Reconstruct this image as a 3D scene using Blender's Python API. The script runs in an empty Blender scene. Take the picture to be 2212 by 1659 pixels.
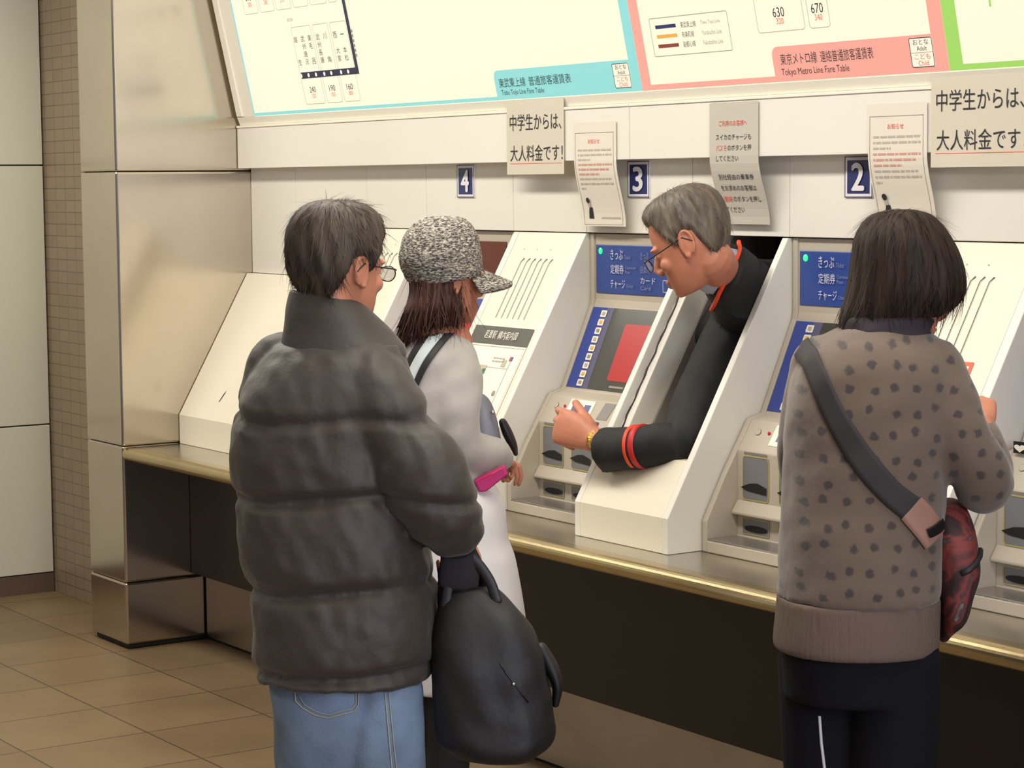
import bpy, bmesh, math, random
import numpy as np
from mathutils import Vector, Matrix
from mathutils.bvhtree import BVHTree

# ---------------------------------------------------------------- camera, world, exposure
SC = bpy.context.scene
COL = SC.collection
SC.view_settings.view_transform = 'Standard'
SC.view_settings.look = 'None'
SC.view_settings.exposure = 0.0
SC.view_settings.gamma = 1.0
SC.view_settings.use_curve_mapping = False
cam_data = bpy.data.cameras.new('camera')
cam_data.sensor_width = 36.0
cam_data.lens = 78.119
cam_data.clip_start = 0.05
camera = bpy.data.objects.new('camera', cam_data)
COL.objects.link(camera)
camera.matrix_world = Matrix([[0.558009, -0.069651, 0.826907, 7.4973], [0.829792, 0.056919, -0.555162, -3.3153], [-0.008399, 0.995946, 0.089557, 1.7], [0, 0, 0, 1]])
SC.camera = camera

world = bpy.data.worlds.new('world')
SC.world = world
world.use_nodes = True
bg = world.node_tree.nodes['Background']
bg.inputs[0].default_value = (0.80, 0.84, 1.0, 1)
bg.inputs[1].default_value = 0.26


def area(name, loc, rot, sx, sy, energy, color):
    d = bpy.data.lights.new(name, 'AREA')
    d.shape = 'RECTANGLE'
    d.size = sx
    d.size_y = sy
    d.energy = energy
    d.color = color
    o = bpy.data.objects.new(name, d)
    o.location = loc
    o.rotation_euler = rot
    COL.objects.link(o)
    return o


# fluorescent rows on the ceiling of the concourse, and daylight from the entrance on the right
area('ceiling_lamp', (2.4, -0.75, 2.90), (0, 0, 0), 6.0, 0.30, 118, (1.0, 0.945, 0.845))
area('ceiling_lamp', (2.4, -3.6, 2.90), (0, 0, 0), 6.0, 0.30, 40, (1.0, 0.92, 0.78))
area('ceiling_lamp', (-0.6, -2.4, 2.90), (0, 0, 0), 0.3, 3.0, 14, (1.0, 0.94, 0.84))
area('daylight', (9.2, -1.6, 1.9), (0, math.radians(90), 0), 2.0, 3.0, 165, (0.86, 0.89, 1.0))


# ---------------------------------------------------------------- materials
def lin(c):
    return tuple((x / 255 / 12.92 if x / 255 <= 0.04045 else ((x / 255 + 0.055) / 1.055) ** 2.4) for x in c)


def mat(name, rgb, rough=0.5, metal=0.0, emit=0.0, noise=None, bump=None, spec=0.5, coat=0.0, sheen=0.0, emit_rgb=None):
    """noise=(scale, amount[, stretch xyz]) varies the colour, bump=(scale, strength[, stretch])"""
    m = bpy.data.materials.new(name)
    m.use_nodes = True
    nt = m.node_tree
    b = nt.nodes['Principled BSDF']
    c = lin(rgb)
    b.inputs['Base Color'].default_value = (*c, 1)
    b.inputs['Roughness'].default_value = rough
    b.inputs['Metallic'].default_value = metal
    b.inputs['Specular IOR Level'].default_value = spec
    b.inputs['Coat Weight'].default_value = coat
    b.inputs['Sheen Weight'].default_value = sheen
    if emit:
        b.inputs['Emission Color'].default_value = (*(lin(emit_rgb) if emit_rgb else c), 1)
        b.inputs['Emission Strength'].default_value = emit
    if noise or bump:
        tc = nt.nodes.new('ShaderNodeTexCoord')
    if noise:
        mp = nt.nodes.new('ShaderNodeMapping')
        if len(noise) > 2:
            mp.inputs['Scale'].default_value = noise[2]
        nt.links.new(tc.outputs['Object'], mp.inputs['Vector'])
        n = nt.nodes.new('ShaderNodeTexNoise')
        n.inputs['Scale'].default_value = noise[0]
        n.inputs['Detail'].default_value = 5
        nt.links.new(mp.outputs[0], n.inputs['Vector'])
        r = nt.nodes.new('ShaderNodeValToRGB')
        a = noise[1]
        r.color_ramp.elements[0].position = 0.3
        r.color_ramp.elements[1].position = 0.7
        r.color_ramp.elements[0].color = (*[x * (1 - a) for x in c], 1)
        r.color_ramp.elements[1].color = (*[min(1, x * (1 + a)) for x in c], 1)
        nt.links.new(n.outputs['Fac'], r.inputs['Fac'])
        nt.links.new(r.outputs['Color'], b.inputs['Base Color'])
    if bump:
        mp = nt.nodes.new('ShaderNodeMapping')
        if len(bump) > 2:
            mp.inputs['Scale'].default_value = bump[2]
        nt.links.new(tc.outputs['Object'], mp.inputs['Vector'])
        n = nt.nodes.new('ShaderNodeTexNoise')
        n.inputs['Scale'].default_value = bump[0]
        n.inputs['Detail'].default_value = 4
        nt.links.new(mp.outputs[0], n.inputs['Vector'])
        bp = nt.nodes.new('ShaderNodeBump')
        bp.inputs['Strength'].default_value = bump[1]
        bp.inputs['Distance'].default_value = 0.01
        nt.links.new(n.outputs['Fac'], bp.inputs['Height'])
        nt.links.new(bp.outputs[0], b.inputs['Normal'])
    return m


def steel_mat(name, rgb, rough, stretch):
    m = mat(name, rgb, rough, 1.0, noise=(3.0, 0.10), bump=(60, 0.05, stretch))
    return m


def tile_mat(name, c1, c2, cm, w, h, mortar, off, rough=0.45, axes='xy', stain=0.12):
    m = bpy.data.materials.new(name)
    m.use_nodes = True
    nt = m.node_tree
    b = nt.nodes['Principled BSDF']
    tc = nt.nodes.new('ShaderNodeTexCoord')
    mp = nt.nodes.new('ShaderNodeMapping')
    mp.inputs['Location'].default_value = off
    if axes == 'xz':
        mp.inputs['Rotation'].default_value = (math.radians(-90), 0, 0)
    nt.links.new(tc.outputs['Object'], mp.inputs['Vector'])
    br = nt.nodes.new('ShaderNodeTexBrick')
    br.offset = 0.0
    br.inputs['Scale'].default_value = 1.0
    br.inputs['Brick Width'].default_value = w
    br.inputs['Row Height'].default_value = h
    br.inputs['Mortar Size'].default_value = mortar
    br.inputs['Mortar Smooth'].default_value = 0.3
    br.inputs['Color1'].default_value = (*lin(c1), 1)
    br.inputs['Color2'].default_value = (*lin(c2), 1)
    br.inputs['Mortar'].default_value = (*lin(cm), 1)
    nt.links.new(mp.outputs[0], br.inputs['Vector'])
    n = nt.nodes.new('ShaderNodeTexNoise')
    n.inputs['Scale'].default_value = 2.5
    n.inputs['Detail'].default_value = 8
    nt.links.new(tc.outputs['Object'], n.inputs['Vector'])
    mx = nt.nodes.new('ShaderNodeMixRGB')
    mx.blend_type = 'MULTIPLY'
    mx.inputs['Fac'].default_value = 1.0
    rp = nt.nodes.new('ShaderNodeValToRGB')
    rp.color_ramp.elements[0].position = 0.3
    rp.color_ramp.elements[1].position = 0.75
    rp.color_ramp.elements[0].color = (1 - stain * 2, 1 - stain * 2.1, 1 - stain * 2.2, 1)
    rp.color_ramp.elements[1].color = (1, 1, 1, 1)
    nt.links.new(n.outputs['Fac'], rp.inputs['Fac'])
    nt.links.new(br.outputs['Color'], mx.inputs['Color1'])
    nt.links.new(rp.outputs['Color'], mx.inputs['Color2'])
    nt.links.new(mx.outputs['Color'], b.inputs['Base Color'])
    b.inputs['Roughness'].default_value = rough
    return m


def weave_mat(name, dark, light, scale):
    """speckled tweed"""
    m = bpy.data.materials.new(name)
    m.use_nodes = True
    nt = m.node_tree
    b = nt.nodes['Principled BSDF']
    tc = nt.nodes.new('ShaderNodeTexCoord')
    mp = nt.nodes.new('ShaderNodeMapping')
    mp.inputs['Rotation'].default_value = (0.4, 0.3, 0.5)
    mp.inputs['Scale'].default_value = (1, 1, 3.2)
    nt.links.new(tc.outputs['Object'], mp.inputs['Vector'])
    n = nt.nodes.new('ShaderNodeTexNoise')
    n.inputs['Scale'].default_value = scale
    n.inputs['Detail'].default_value = 2.5
    n.inputs['Roughness'].default_value = 0.8
    nt.links.new(mp.outputs[0], n.inputs['Vector'])
    r = nt.nodes.new('ShaderNodeValToRGB')
    r.color_ramp.elements[0].position = 0.43
    r.color_ramp.elements[1].position = 0.66
    r.color_ramp.elements[0].color = (*lin(dark), 1)
    r.color_ramp.elements[1].color = (*lin(light), 1)
    nt.links.new(n.outputs['Fac'], r.inputs['Fac'])
    nt.links.new(r.outputs['Color'], b.inputs['Base Color'])
    b.inputs['Roughness'].default_value = 0.95
    bp = nt.nodes.new('ShaderNodeBump')
    bp.inputs['Strength'].default_value = 0.5
    bp.inputs['Distance'].default_value = 0.003
    nt.links.new(n.outputs['Fac'], bp.inputs['Height'])
    nt.links.new(bp.outputs[0], b.inputs['Normal'])
    return m


def spots_mat(name, base, spot, cell, size):
    """cloth printed with small scattered dark motifs"""
    m = mat(name, base, 0.9, sheen=0.3, bump=(14, 0.35))
    nt = m.node_tree
    b = nt.nodes['Principled BSDF']
    tc = nt.nodes.new('ShaderNodeTexCoord')
    nz = nt.nodes.new('ShaderNodeTexNoise')
    nz.inputs['Scale'].default_value = 90
    nz.inputs['Detail'].default_value = 2
    nt.links.new(tc.outputs['Object'], nz.inputs['Vector'])
    mxv = nt.nodes.new('ShaderNodeMixRGB')
    mxv.inputs['Fac'].default_value = 0.012
    mp = nt.nodes.new('ShaderNodeMapping')
    mp.inputs['Rotation'].default_value = (0, 0, math.radians(-56.1))
    mp2 = nt.nodes.new('ShaderNodeMapping')
    mp2.inputs['Scale'].default_value = (1, 0.0, 1)
    nt.links.new(tc.outputs['Object'], mp.inputs['Vector'])
    nt.links.new(mp.outputs[0], mp2.inputs['Vector'])
    nt.links.new(mp2.outputs[0], mxv.inputs['Color1'])
    nt.links.new(nz.outputs['Color'], mxv.inputs['Color2'])
    sp = nt.nodes.new('ShaderNodeSeparateXYZ')
    cb_ = nt.nodes.new('ShaderNodeCombineXYZ')
    nt.links.new(mxv.outputs['Color'], sp.inputs[0])
    nt.links.new(sp.outputs['X'], cb_.inputs['X'])
    nt.links.new(sp.outputs['Z'], cb_.inputs['Y'])
    v = nt.nodes.new('ShaderNodeTexVoronoi')
    v.voronoi_dimensions = '2D'
    v.inputs['Scale'].default_value = cell
    v.inputs['Randomness'].default_value = 0.42
    nt.links.new(cb_.outputs[0], v.inputs['Vector'])
    r = nt.nodes.new('ShaderNodeValToRGB')
    r.color_ramp.elements[0].position = size * 0.6
    r.color_ramp.elements[1].position = size
    r.color_ramp.elements[0].color = (*lin(spot), 1)
    r.color_ramp.elements[1].color = (*lin(base), 1)
    nt.links.new(v.outputs['Distance'], r.inputs['Fac'])
    nt.links.new(r.outputs['Color'], b.inputs['Base Color'])
    return m


def patch_mat(name, stops, scale, rough=0.7):
    """large blotches of several colours (flower print)"""
    m = bpy.data.materials.new(name)
    m.use_nodes = True
    nt = m.node_tree
    b = nt.nodes['Principled BSDF']
    tc = nt.nodes.new('ShaderNodeTexCoord')
    n = nt.nodes.new('ShaderNodeTexNoise')
    n.inputs['Scale'].default_value = scale
    n.inputs['Detail'].default_value = 3
    n.inputs['Distortion'].default_value = 1.0
    nt.links.new(tc.outputs['Object'], n.inputs['Vector'])
    r = nt.nodes.new('ShaderNodeValToRGB')
    els = r.color_ramp.elements
    while len(els) < len(stops):
        els.new(0.5)
    for e, (p, c) in zip(els, stops):
        e.position = p
        e.color = (*lin(c), 1)
    nt.links.new(n.outputs['Fac'], r.inputs['Fac'])
    nt.links.new(r.outputs['Color'], b.inputs['Base Color'])
    b.inputs['Roughness'].default_value = rough
    return m


MT = {
    'white': mat('white_panel', (226, 222, 212), 0.42, noise=(1.3, 0.03)),
    'white2': mat('white_cover', (228, 221, 202), 0.45, noise=(2.0, 0.03)),
    'wallwhite': mat('white_wall_panel', (206, 204, 186), 0.5, noise=(1.0, 0.03)),
    'seam': mat('seam', (120, 116, 105), 0.7),
    'steel': mat('brushed_steel', (200, 190, 176), 0.16, 1.0, noise=(2.0, 0.06), bump=(1.2, 0.03)),
    'mred': mat('sign_brown_red', (96, 46, 36), 0.3),
    'led_red': mat('led_red', (230, 50, 40), 0.3, emit=0.9, emit_rgb=(255, 60, 50)),
    'steelc': steel_mat('counter_steel', (205, 199, 188), 0.2, (1, 20, 1)),
    'steele': steel_mat('counter_edge', (196, 178, 138), 0.22, (1, 20, 20)),  # steel tinted warm: the golden reflections are put into the base colour
    'kick': steel_mat('plinth_steel', (176, 168, 160), 0.33, (1, 1, 20)),
    'darkpanel': mat('dark_front', (26, 16, 13), 0.4, noise=(4, 0.15)),
    'black': mat('black_gap', (16, 15, 15), 0.7),
    'brownbase': mat('brown_skirting', (96, 78, 68), 0.4),
    'grey': mat('machine_grey', (184, 174, 158), 0.5, noise=(3, 0.04)),
    'greyd': mat('machine_grey_dark', (128, 122, 116), 0.45),
    'tray': mat('tray_metal', (150, 144, 140), 0.25, 0.6),
    'lip': mat('header_lip', (236, 231, 216), 0.4),
    'ceil': mat('ceiling_white', (205, 202, 192), 0.8),
    'dark_room': mat('dark_room', (26, 34, 40), 0.8),  # darkness of the unlit staff room put into the wall colour
    'board': mat('lit_board', (120, 116, 104), 0.4, emit=0.86, emit_rgb=(255, 246, 218)),
    'teal': mat('lit_teal', (70, 116, 114), 0.4, emit=0.80, emit_rgb=(150, 220, 216)),
    'pink': mat('lit_pink', (120, 80, 74), 0.4, emit=0.80, emit_rgb=(250, 172, 154)),
    'green': mat('lit_green', (80, 110, 50), 0.4, emit=0.80, emit_rgb=(166, 218, 104)),
    'ink': mat('ink_black', (34, 34, 40), 0.6),
    'inkgrey': mat('ink_grey', (150, 142, 128), 0.6),
    'inkfaint': mat('ink_faint', (178, 172, 160), 0.6),
    'inkred': mat('ink_red', (226, 92, 76), 0.6),
    'inkpink': mat('ink_pink', (205, 150, 135), 0.6),
    'navy': mat('ink_navy', (40, 42, 72), 0.5),
    'orange': mat('ink_orange', (232, 176, 84), 0.5),
    'brown': mat('ink_brown', (140, 62, 52), 0.5),
    'boxwhite': mat('lit_white', (120, 116, 106), 0.4, emit=0.85, emit_rgb=(255, 244, 220)),
    'signblue': mat('sign_blue', (40, 48, 100), 0.35),
    'signwhite': mat('sign_white', (224, 222, 226), 0.4),
    'mblue': mat('machine_blue', (48, 72, 142), 0.35, noise=(6, 0.06)),
    'mblue2': mat('machine_blue_deep', (44, 66, 150), 0.3),
    'mviolet': mat('strip_violet', (92, 92, 122), 0.35),
    'ledgreen': mat('led_green', (60, 240, 130), 0.3, emit=1.6, emit_rgb=(40, 255, 120)),
    'textpale': mat('text_pale', (206, 206, 222), 0.4),
    'textdim': mat('text_dim', (126, 134, 172), 0.4),
    'screen': mat('screen_glass', (72, 72, 66), 0.2),
    'screenred': mat('screen_red', (150, 30, 30), 0.25, emit=0.33, emit_rgb=(200, 46, 44)),
    'lampred': mat('lamp_red', (196, 44, 44), 0.3),
    'yellow': mat('slot_outline', (176, 166, 96), 0.4),
    'slotgrey': mat('slot_grey', (120, 120, 124), 0.35),
    'slotblack': mat('slot_black', (14, 13, 14), 0.5),
    'sticker': mat('sticker_white', (236, 230, 216), 0.5),
    'paper': mat('paper', (206, 198, 180), 0.7, noise=(5, 0.02)),
    'paperw': mat('paper_white', (222, 214, 200), 0.6),
    'paperg': mat('paper_grey', (190, 184, 172), 0.6),
    'darksign': mat('map_title', (80, 78, 70), 0.5),
    'mapgrey': mat('map_grey', (186, 178, 150), 0.6),
    'mapgreen': mat('map_green', (40, 160, 100), 0.5),
    'orangesign': mat('sign_orange', (232, 170, 84), 0.5),
    'redsign': mat('sign_red_edge', (222, 92, 52), 0.5),
    'skin': mat('skin', (190, 124, 96), 0.5, noise=(30, 0.06)),
    'skin2': mat('skin_hand', (192, 124, 97), 0.5, noise=(30, 0.06)),
    'lens': mat('lens', (190, 200, 205), 0.08, 0.0, spec=0.8),
    'frameblack': mat('frame_black', (26, 24, 24), 0.35),
    'gold': mat('watch_gold', (214, 176, 92), 0.3, 1.0, bump=(220, 0.6)),
    'hair1': mat('hair_grey_black', (66, 55, 46), 0.6, spec=0.35, noise=(60, 0.55, (1, 1, 0.12))),
    'hair2': mat('hair_brown', (62, 34, 26), 0.6, spec=0.3, noise=(60, 0.5, (1, 1, 0.1))),
    'hair3': mat('hair_dark', (42, 29, 22), 0.65, spec=0.25, noise=(60, 0.5, (1, 1, 0.1))),
    'hair4': mat('hair_grey', (92, 82, 70), 0.5, noise=(50, 0.5, (1, 1, 0.15))),
    'puffer': mat('puffer_nylon', (55, 47, 41), 0.6, sheen=0.15, bump=(22, 0.35)),
    'knit': mat('rib_knit', (24, 22, 24), 0.9),
    'glove': mat('dark_glove', (26, 24, 28), 0.8),
    'denim': mat('denim', (108, 126, 150), 0.85, noise=(9, 0.28), bump=(200, 0.2)),
    'stitch': mat('stitch', (170, 165, 150), 0.8),
    'shoe': mat('shoe', (40, 34, 32), 0.5),
    'greyhood': mat('grey_sweat', (168, 162, 156), 0.9, sheen=0.3, bump=(18, 0.4)),
    'white_cloth': mat('white_cloth', (222, 218, 218), 0.8, bump=(10, 0.4)),
    'blackcloth': mat('black_cloth', (24, 22, 24), 0.85),
    'tweed': weave_mat('tweed', (52, 48, 46), (200, 191, 176), 100),
    'bluebag': mat('blue_grey_bag', (124, 126, 138), 0.55, bump=(20, 0.2)),
    'strapwhite': mat('strap_white', (190, 200, 200), 0.7),
    'strapblack': mat('strap_black', (28, 24, 28), 0.6),
    'magenta': mat('magenta_purse', (186, 30, 110), 0.5),
    'tote': mat('black_tote', (24, 22, 23), 0.6, bump=(14, 0.4)),
    'totestrap': mat('black_strap', (22, 20, 22), 0.5),
    'metal': mat('metal', (200, 196, 190), 0.25, 1.0),
    'brownhood': spots_mat('printed_sweat', (98, 82, 69), (60, 51, 48), 24.0, 0.24),
    'brownrib': mat('brown_rib', (97, 80, 69), 0.9, bump=(120, 0.3, (1, 1, 0.1))),
    'navycloth': mat('navy_cloth', (13, 12, 17), 0.9, spec=0.2),
    'piping': mat('white_piping', (200, 200, 205), 0.6),
    'snood': mat('purple_black_knit', (46, 38, 44), 0.95),
    'bagstrap': mat('charcoal_strap', (44, 40, 40), 0.8),
    'bagtan': mat('tan_leather', (150, 112, 96), 0.55),
    'floral': patch_mat('floral', [(0.34, (20, 16, 18)), (0.47, (58, 28, 28)), (0.54, (124, 50, 44)), (0.60, (60, 44, 46)), (0.68, (150, 128, 122))], 12),
    'uniform': mat('black_uniform', (22, 21, 22), 0.75, bump=(16, 0.3)),
    'pipe_orange': mat('piping_orange', (236, 74, 34), 0.5),
    'pipe_red': mat('piping_red', (196, 34, 34), 0.5),
    'shirt': mat('pale_shirt', (176, 186, 204), 0.8),
}
_l = MT['lens'].node_tree.nodes['Principled BSDF']
_l.inputs['Alpha'].default_value = 0.3
MT['floor'] = tile_mat('floor_tile', (134, 112, 82), (122, 101, 74), (78, 65, 48), 0.392, 0.408, 0.0035, (-0.004, 0.871, 0), 0.4)
MT['walltile'] = tile_mat('wall_tile', (152, 134, 112), (146, 128, 106), (112, 98, 82), 0.097, 0.0485, 0.0022, (0.02, 0.0, 0), 0.35, 'xz', 0.05)


# ---------------------------------------------------------------- mesh helpers
def finish(name, me, material, parent=None, bevel=0.0, smooth=False, kind=None, seg=2):
    mats = material if isinstance(material, (list, tuple)) else [material]
    for m in mats:
        me.materials.append(m)
    if smooth:
        for p in me.polygons:
            p.use_smooth = True
    o = bpy.data.objects.new(name, me)
    COL.objects.link(o)
    if parent is not None:
        o.parent = parent
    if bevel:
        b = o.modifiers.new('bevel', 'BEVEL')
        b.width = bevel
        b.segments = seg
        b.limit_method = 'ANGLE'
    if kind:
        o['kind'] = kind
    return o


def tag(o, label, cat, group=None):
    o['label'] = label
    o['category'] = cat
    if group:
        o['group'] = group
    return o


def thing(name, label, cat, loc=(0, 0, 0), group=None):
    o = bpy.data.objects.new(name, None)
    o.empty_display_size = 0.1
    COL.objects.link(o)
    o.location = loc
    return tag(o, label, cat, group)


class MB:
    """collects solids; build() makes one mesh. off is taken from every vertex (parent's location)"""

    def __init__(s, off=(0, 0, 0)):
        s.v = []
        s.f = []
        s.mi = []
        s.off = np.array(off, float)

    def add(s, v, f, mi=0):
        n = len(s.v)
        s.v += [tuple(np.array(p, float) - s.off) for p in v]
        s.f += [tuple(i + n for i in q) for q in f]
        s.mi += [mi] * len(f)
        return s

    def box(s, x0, y0, z0, x1, y1, z1, mi=0):
        v = [(x0, y0, z0), (x1, y0, z0), (x1, y1, z0), (x0, y1, z0), (x0, y0, z1), (x1, y0, z1), (x1, y1, z1), (x0, y1, z1)]
        f = [(3, 2, 1, 0), (4, 5, 6, 7), (0, 1, 5, 4), (1, 2, 6, 5), (2, 3, 7, 6), (3, 0, 4, 7)]
        return s.add(v, f, mi)

    def prism_x(s, prof, x0, x1, mi=0):
        """extrude a (y,z) outline along x; outline counter-clockwise seen from +x"""
        n = len(prof)
        a = sum(prof[i][0] * prof[(i + 1) % n][1] - prof[(i + 1) % n][0] * prof[i][1] for i in range(n))
        if a < 0:
            prof = prof[::-1]
        v = [(x0, y, z) for y, z in prof] + [(x1, y, z) for y, z in prof]
        f = [tuple(range(n))[::-1], tuple(range(n, 2 * n))]
        f += [(i, (i + 1) % n, n + (i + 1) % n, n + i) for i in range(n)]
        return s.add(v, f, mi)

    def tube(s, pts, r, n=8, mi=0):
        v, f = tube_geo([(p[0], p[1], p[2], r, r) for p in pts], n=n, dome=0)
        return s.add(v, f, mi)

    def build(s, name, material, parent=None, **k):
        me = bpy.data.meshes.new(name)
        me.from_pydata(s.v, [], s.f)
        me.update()
        for p, i in zip(me.polygons, s.mi):
            p.material_index = i
        return finish(name, me, material, parent, **k)


def tube_geo(pts, ref=(0.557, 0.83, 0.0), n=20, dome=3, expo=2.0):
    """pts: (x,y,z,ra,rb); ra along ref (made square to the path), rb along the third axis"""
    P = [np.array(p[:3], float) for p in pts]
    R = [(p[3], p[4]) for p in pts]
    m = len(P)
    T = []
    for i in range(m):
        a = P[max(i - 1, 0)]
        b = P[min(i + 1, m - 1)]
        t = b - a
        T.append(t / (np.linalg.norm(t) + 1e-9))
    seq = [(P[i], T[i], R[i][0], R[i][1]) for i in range(m)]
    if dome:
        pre, post = [], []
        for k in range(dome):
            a = (k + 0.35) / (dome + 0.35) * math.pi / 2
            rr = min(R[0])
            pre.append((P[0] - T[0] * rr * math.cos(a), T[0], R[0][0] * math.sin(a), R[0][1] * math.sin(a)))
            rr = min(R[-1])
            post.append((P[-1] + T[-1] * rr * math.cos(a), T[-1], R[-1][0] * math.sin(a), R[-1][1] * math.sin(a)))
        seq = pre + seq + post[::-1]
    v, f = [], []
    ref = np.array(ref, float)
    for c, t, ra, rb in seq:
        a = ref - t * (ref @ t)
        if np.linalg.norm(a) < 1e-3:
            a = np.array((0, 0, 1.0)) - t * t[2]
        a /= np.linalg.norm(a)
        b = np.cross(t, a)
        for k in range(n):
            q = 2 * math.pi * k / n
            cs, sn = math.cos(q), math.sin(q)
            if expo != 2.0:
                cs = math.copysign(abs(cs) ** (2 / expo), cs)
                sn = math.copysign(abs(sn) ** (2 / expo), sn)
            v.append(c + a * ra * cs + b * rb * sn)
    for i in range(len(seq) - 1):
        for k in range(n):
            f.append((i * n + k, i * n + (k + 1) % n, (i + 1) * n + (k + 1) % n, (i + 1) * n + k))
    f.append(tuple(range(n))[::-1])
    f.append(tuple(range((len(seq) - 1) * n, len(seq) * n)))
    return [tuple(p) for p in v], f


RV = np.array((0.55803, 0.82982, 0.0))      # sideways and backward axes of a person's cross-section
AV = np.array((-RV[1], RV[0], 0.0))


def spline(rows, sub=4):
    """Catmull-Rom through rows of numbers"""
    A = [np.array(r, float) for r in rows]
    out = []
    for i in range(len(A) - 1):
        p0, p1, p2, p3 = A[max(i - 1, 0)], A[i], A[i + 1], A[min(i + 2, len(A) - 1)]
        for k in range(sub):
            t = k / sub
            out.append(0.5 * ((2 * p1) + (p2 - p0) * t + (2 * p0 - 5 * p1 + 4 * p2 - p3) * t * t + (3 * p1 - p0 - 3 * p2 + p3) * t ** 3))
    out.append(A[-1])
    return out


def loft_geo(rows, n=40, expo=2.2, cap=True, rv=None, av=None, wob=None):
    """rows: (cx,cy,cz,half width,half depth) level rings"""
    rv = RV if rv is None else np.array(rv)
    av = AV if av is None else np.array(av)
    v, f = [], []
    rows = list(rows)
    if rows[0][2] < rows[-1][2]:
        rows = rows[::-1]
    for i, r in enumerate(rows):
        c = np.array(r[:3])
        for k in range(n):
            q = 2 * math.pi * k / n
            cs, sn = math.cos(q), math.sin(q)
            cs = math.copysign(abs(cs) ** (2 / expo), cs)
            sn = math.copysign(abs(sn) ** (2 / expo), sn)
            w = 1.0 if wob is None else wob(i, q, c[2])
            v.append(tuple(c + rv * r[3] * cs * w + av * r[4] * sn * w))
    m = len(rows)
    for i in range(m - 1):
        for k in range(n):
            f.append((i * n + k, (i + 1) * n + k, (i + 1) * n + (k + 1) % n, i * n + (k + 1) % n))
    if cap:
        f.append(tuple(range(n)))
        f.append(tuple(range((m - 1) * n, m * n))[::-1])
    return v, f


def ellipsoid_geo(c, r, mtx=None, n=16, m=12):
    v, f = [], []
    for i in range(m + 1):
        a = math.pi * i / m
        for k in range(n):
            b = 2 * math.pi * k / n
            p = np.array((r[0] * math.sin(a) * math.cos(b), r[1] * math.sin(a) * math.sin(b), r[2] * math.cos(a)))
            if mtx is not None:
                p = mtx @ p
            v.append(tuple(np.array(c) + p))
    for i in range(m):
        for k in range(n):
            f.append((i * n + k, (i + 1) * n + k, (i + 1) * n + (k + 1) % n, i * n + (k + 1) % n))
    return v, f


def fuse(parts, voxel=0.006, smooth=4, factor=0.5):
    """one continuous skin around overlapping closed pieces"""
    v, f = [], []
    for pv, pf in parts:
        n = len(v)
        v += pv
        f += [tuple(i + n for i in q) for q in pf]
    me = bpy.data.meshes.new('tmp')
    me.from_pydata(v, [], f)
    bm = bmesh.new()
    bm.from_mesh(me)
    bmesh.ops.remove_doubles(bm, verts=bm.verts, dist=1e-6)
    bm.to_mesh(me)
    bm.free()
    o = bpy.data.objects.new('tmp', me)
    COL.objects.link(o)
    r = o.modifiers.new('r', 'REMESH')
    r.mode = 'VOXEL'
    r.voxel_size = voxel
    if smooth:
        s = o.modifiers.new('s', 'SMOOTH')
        s.factor = factor
        s.iterations = smooth
    dg = bpy.context.evaluated_depsgraph_get()
    out = bpy.data.meshes.new_from_object(o.evaluated_get(dg))
    bpy.data.objects.remove(o)
    bpy.data.meshes.remove(me)
    return out


def shift(me, off):
    me.transform(Matrix.Translation(-Vector(off)))
    return me


def wavenoise(co, scale, seed=0, k=16, stretch=(1, 1, 1)):
    r = np.random.RandomState(seed)
    d = r.normal(size=(k, 3))
    d /= np.linalg.norm(d, axis=1)[:, None]
    d = d * np.array(stretch) * r.uniform(.6, 1.4, size=(k, 1))
    return np.sin(co @ d.T * scale * 6.283 + r.uniform(0, 6.28, k)).sum(1) / k ** .5


def displace(me, fn):
    co = np.zeros(len(me.vertices) * 3)
    me.vertices.foreach_get('co', co)
    no = np.zeros(len(me.vertices) * 3)
    me.vertices.foreach_get('normal', no)
    co = co.reshape(-1, 3)
    no = no.reshape(-1, 3)
    co = co + no * fn(co)[:, None]
    me.vertices.foreach_set('co', co.ravel())
    me.update()
    return me


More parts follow.
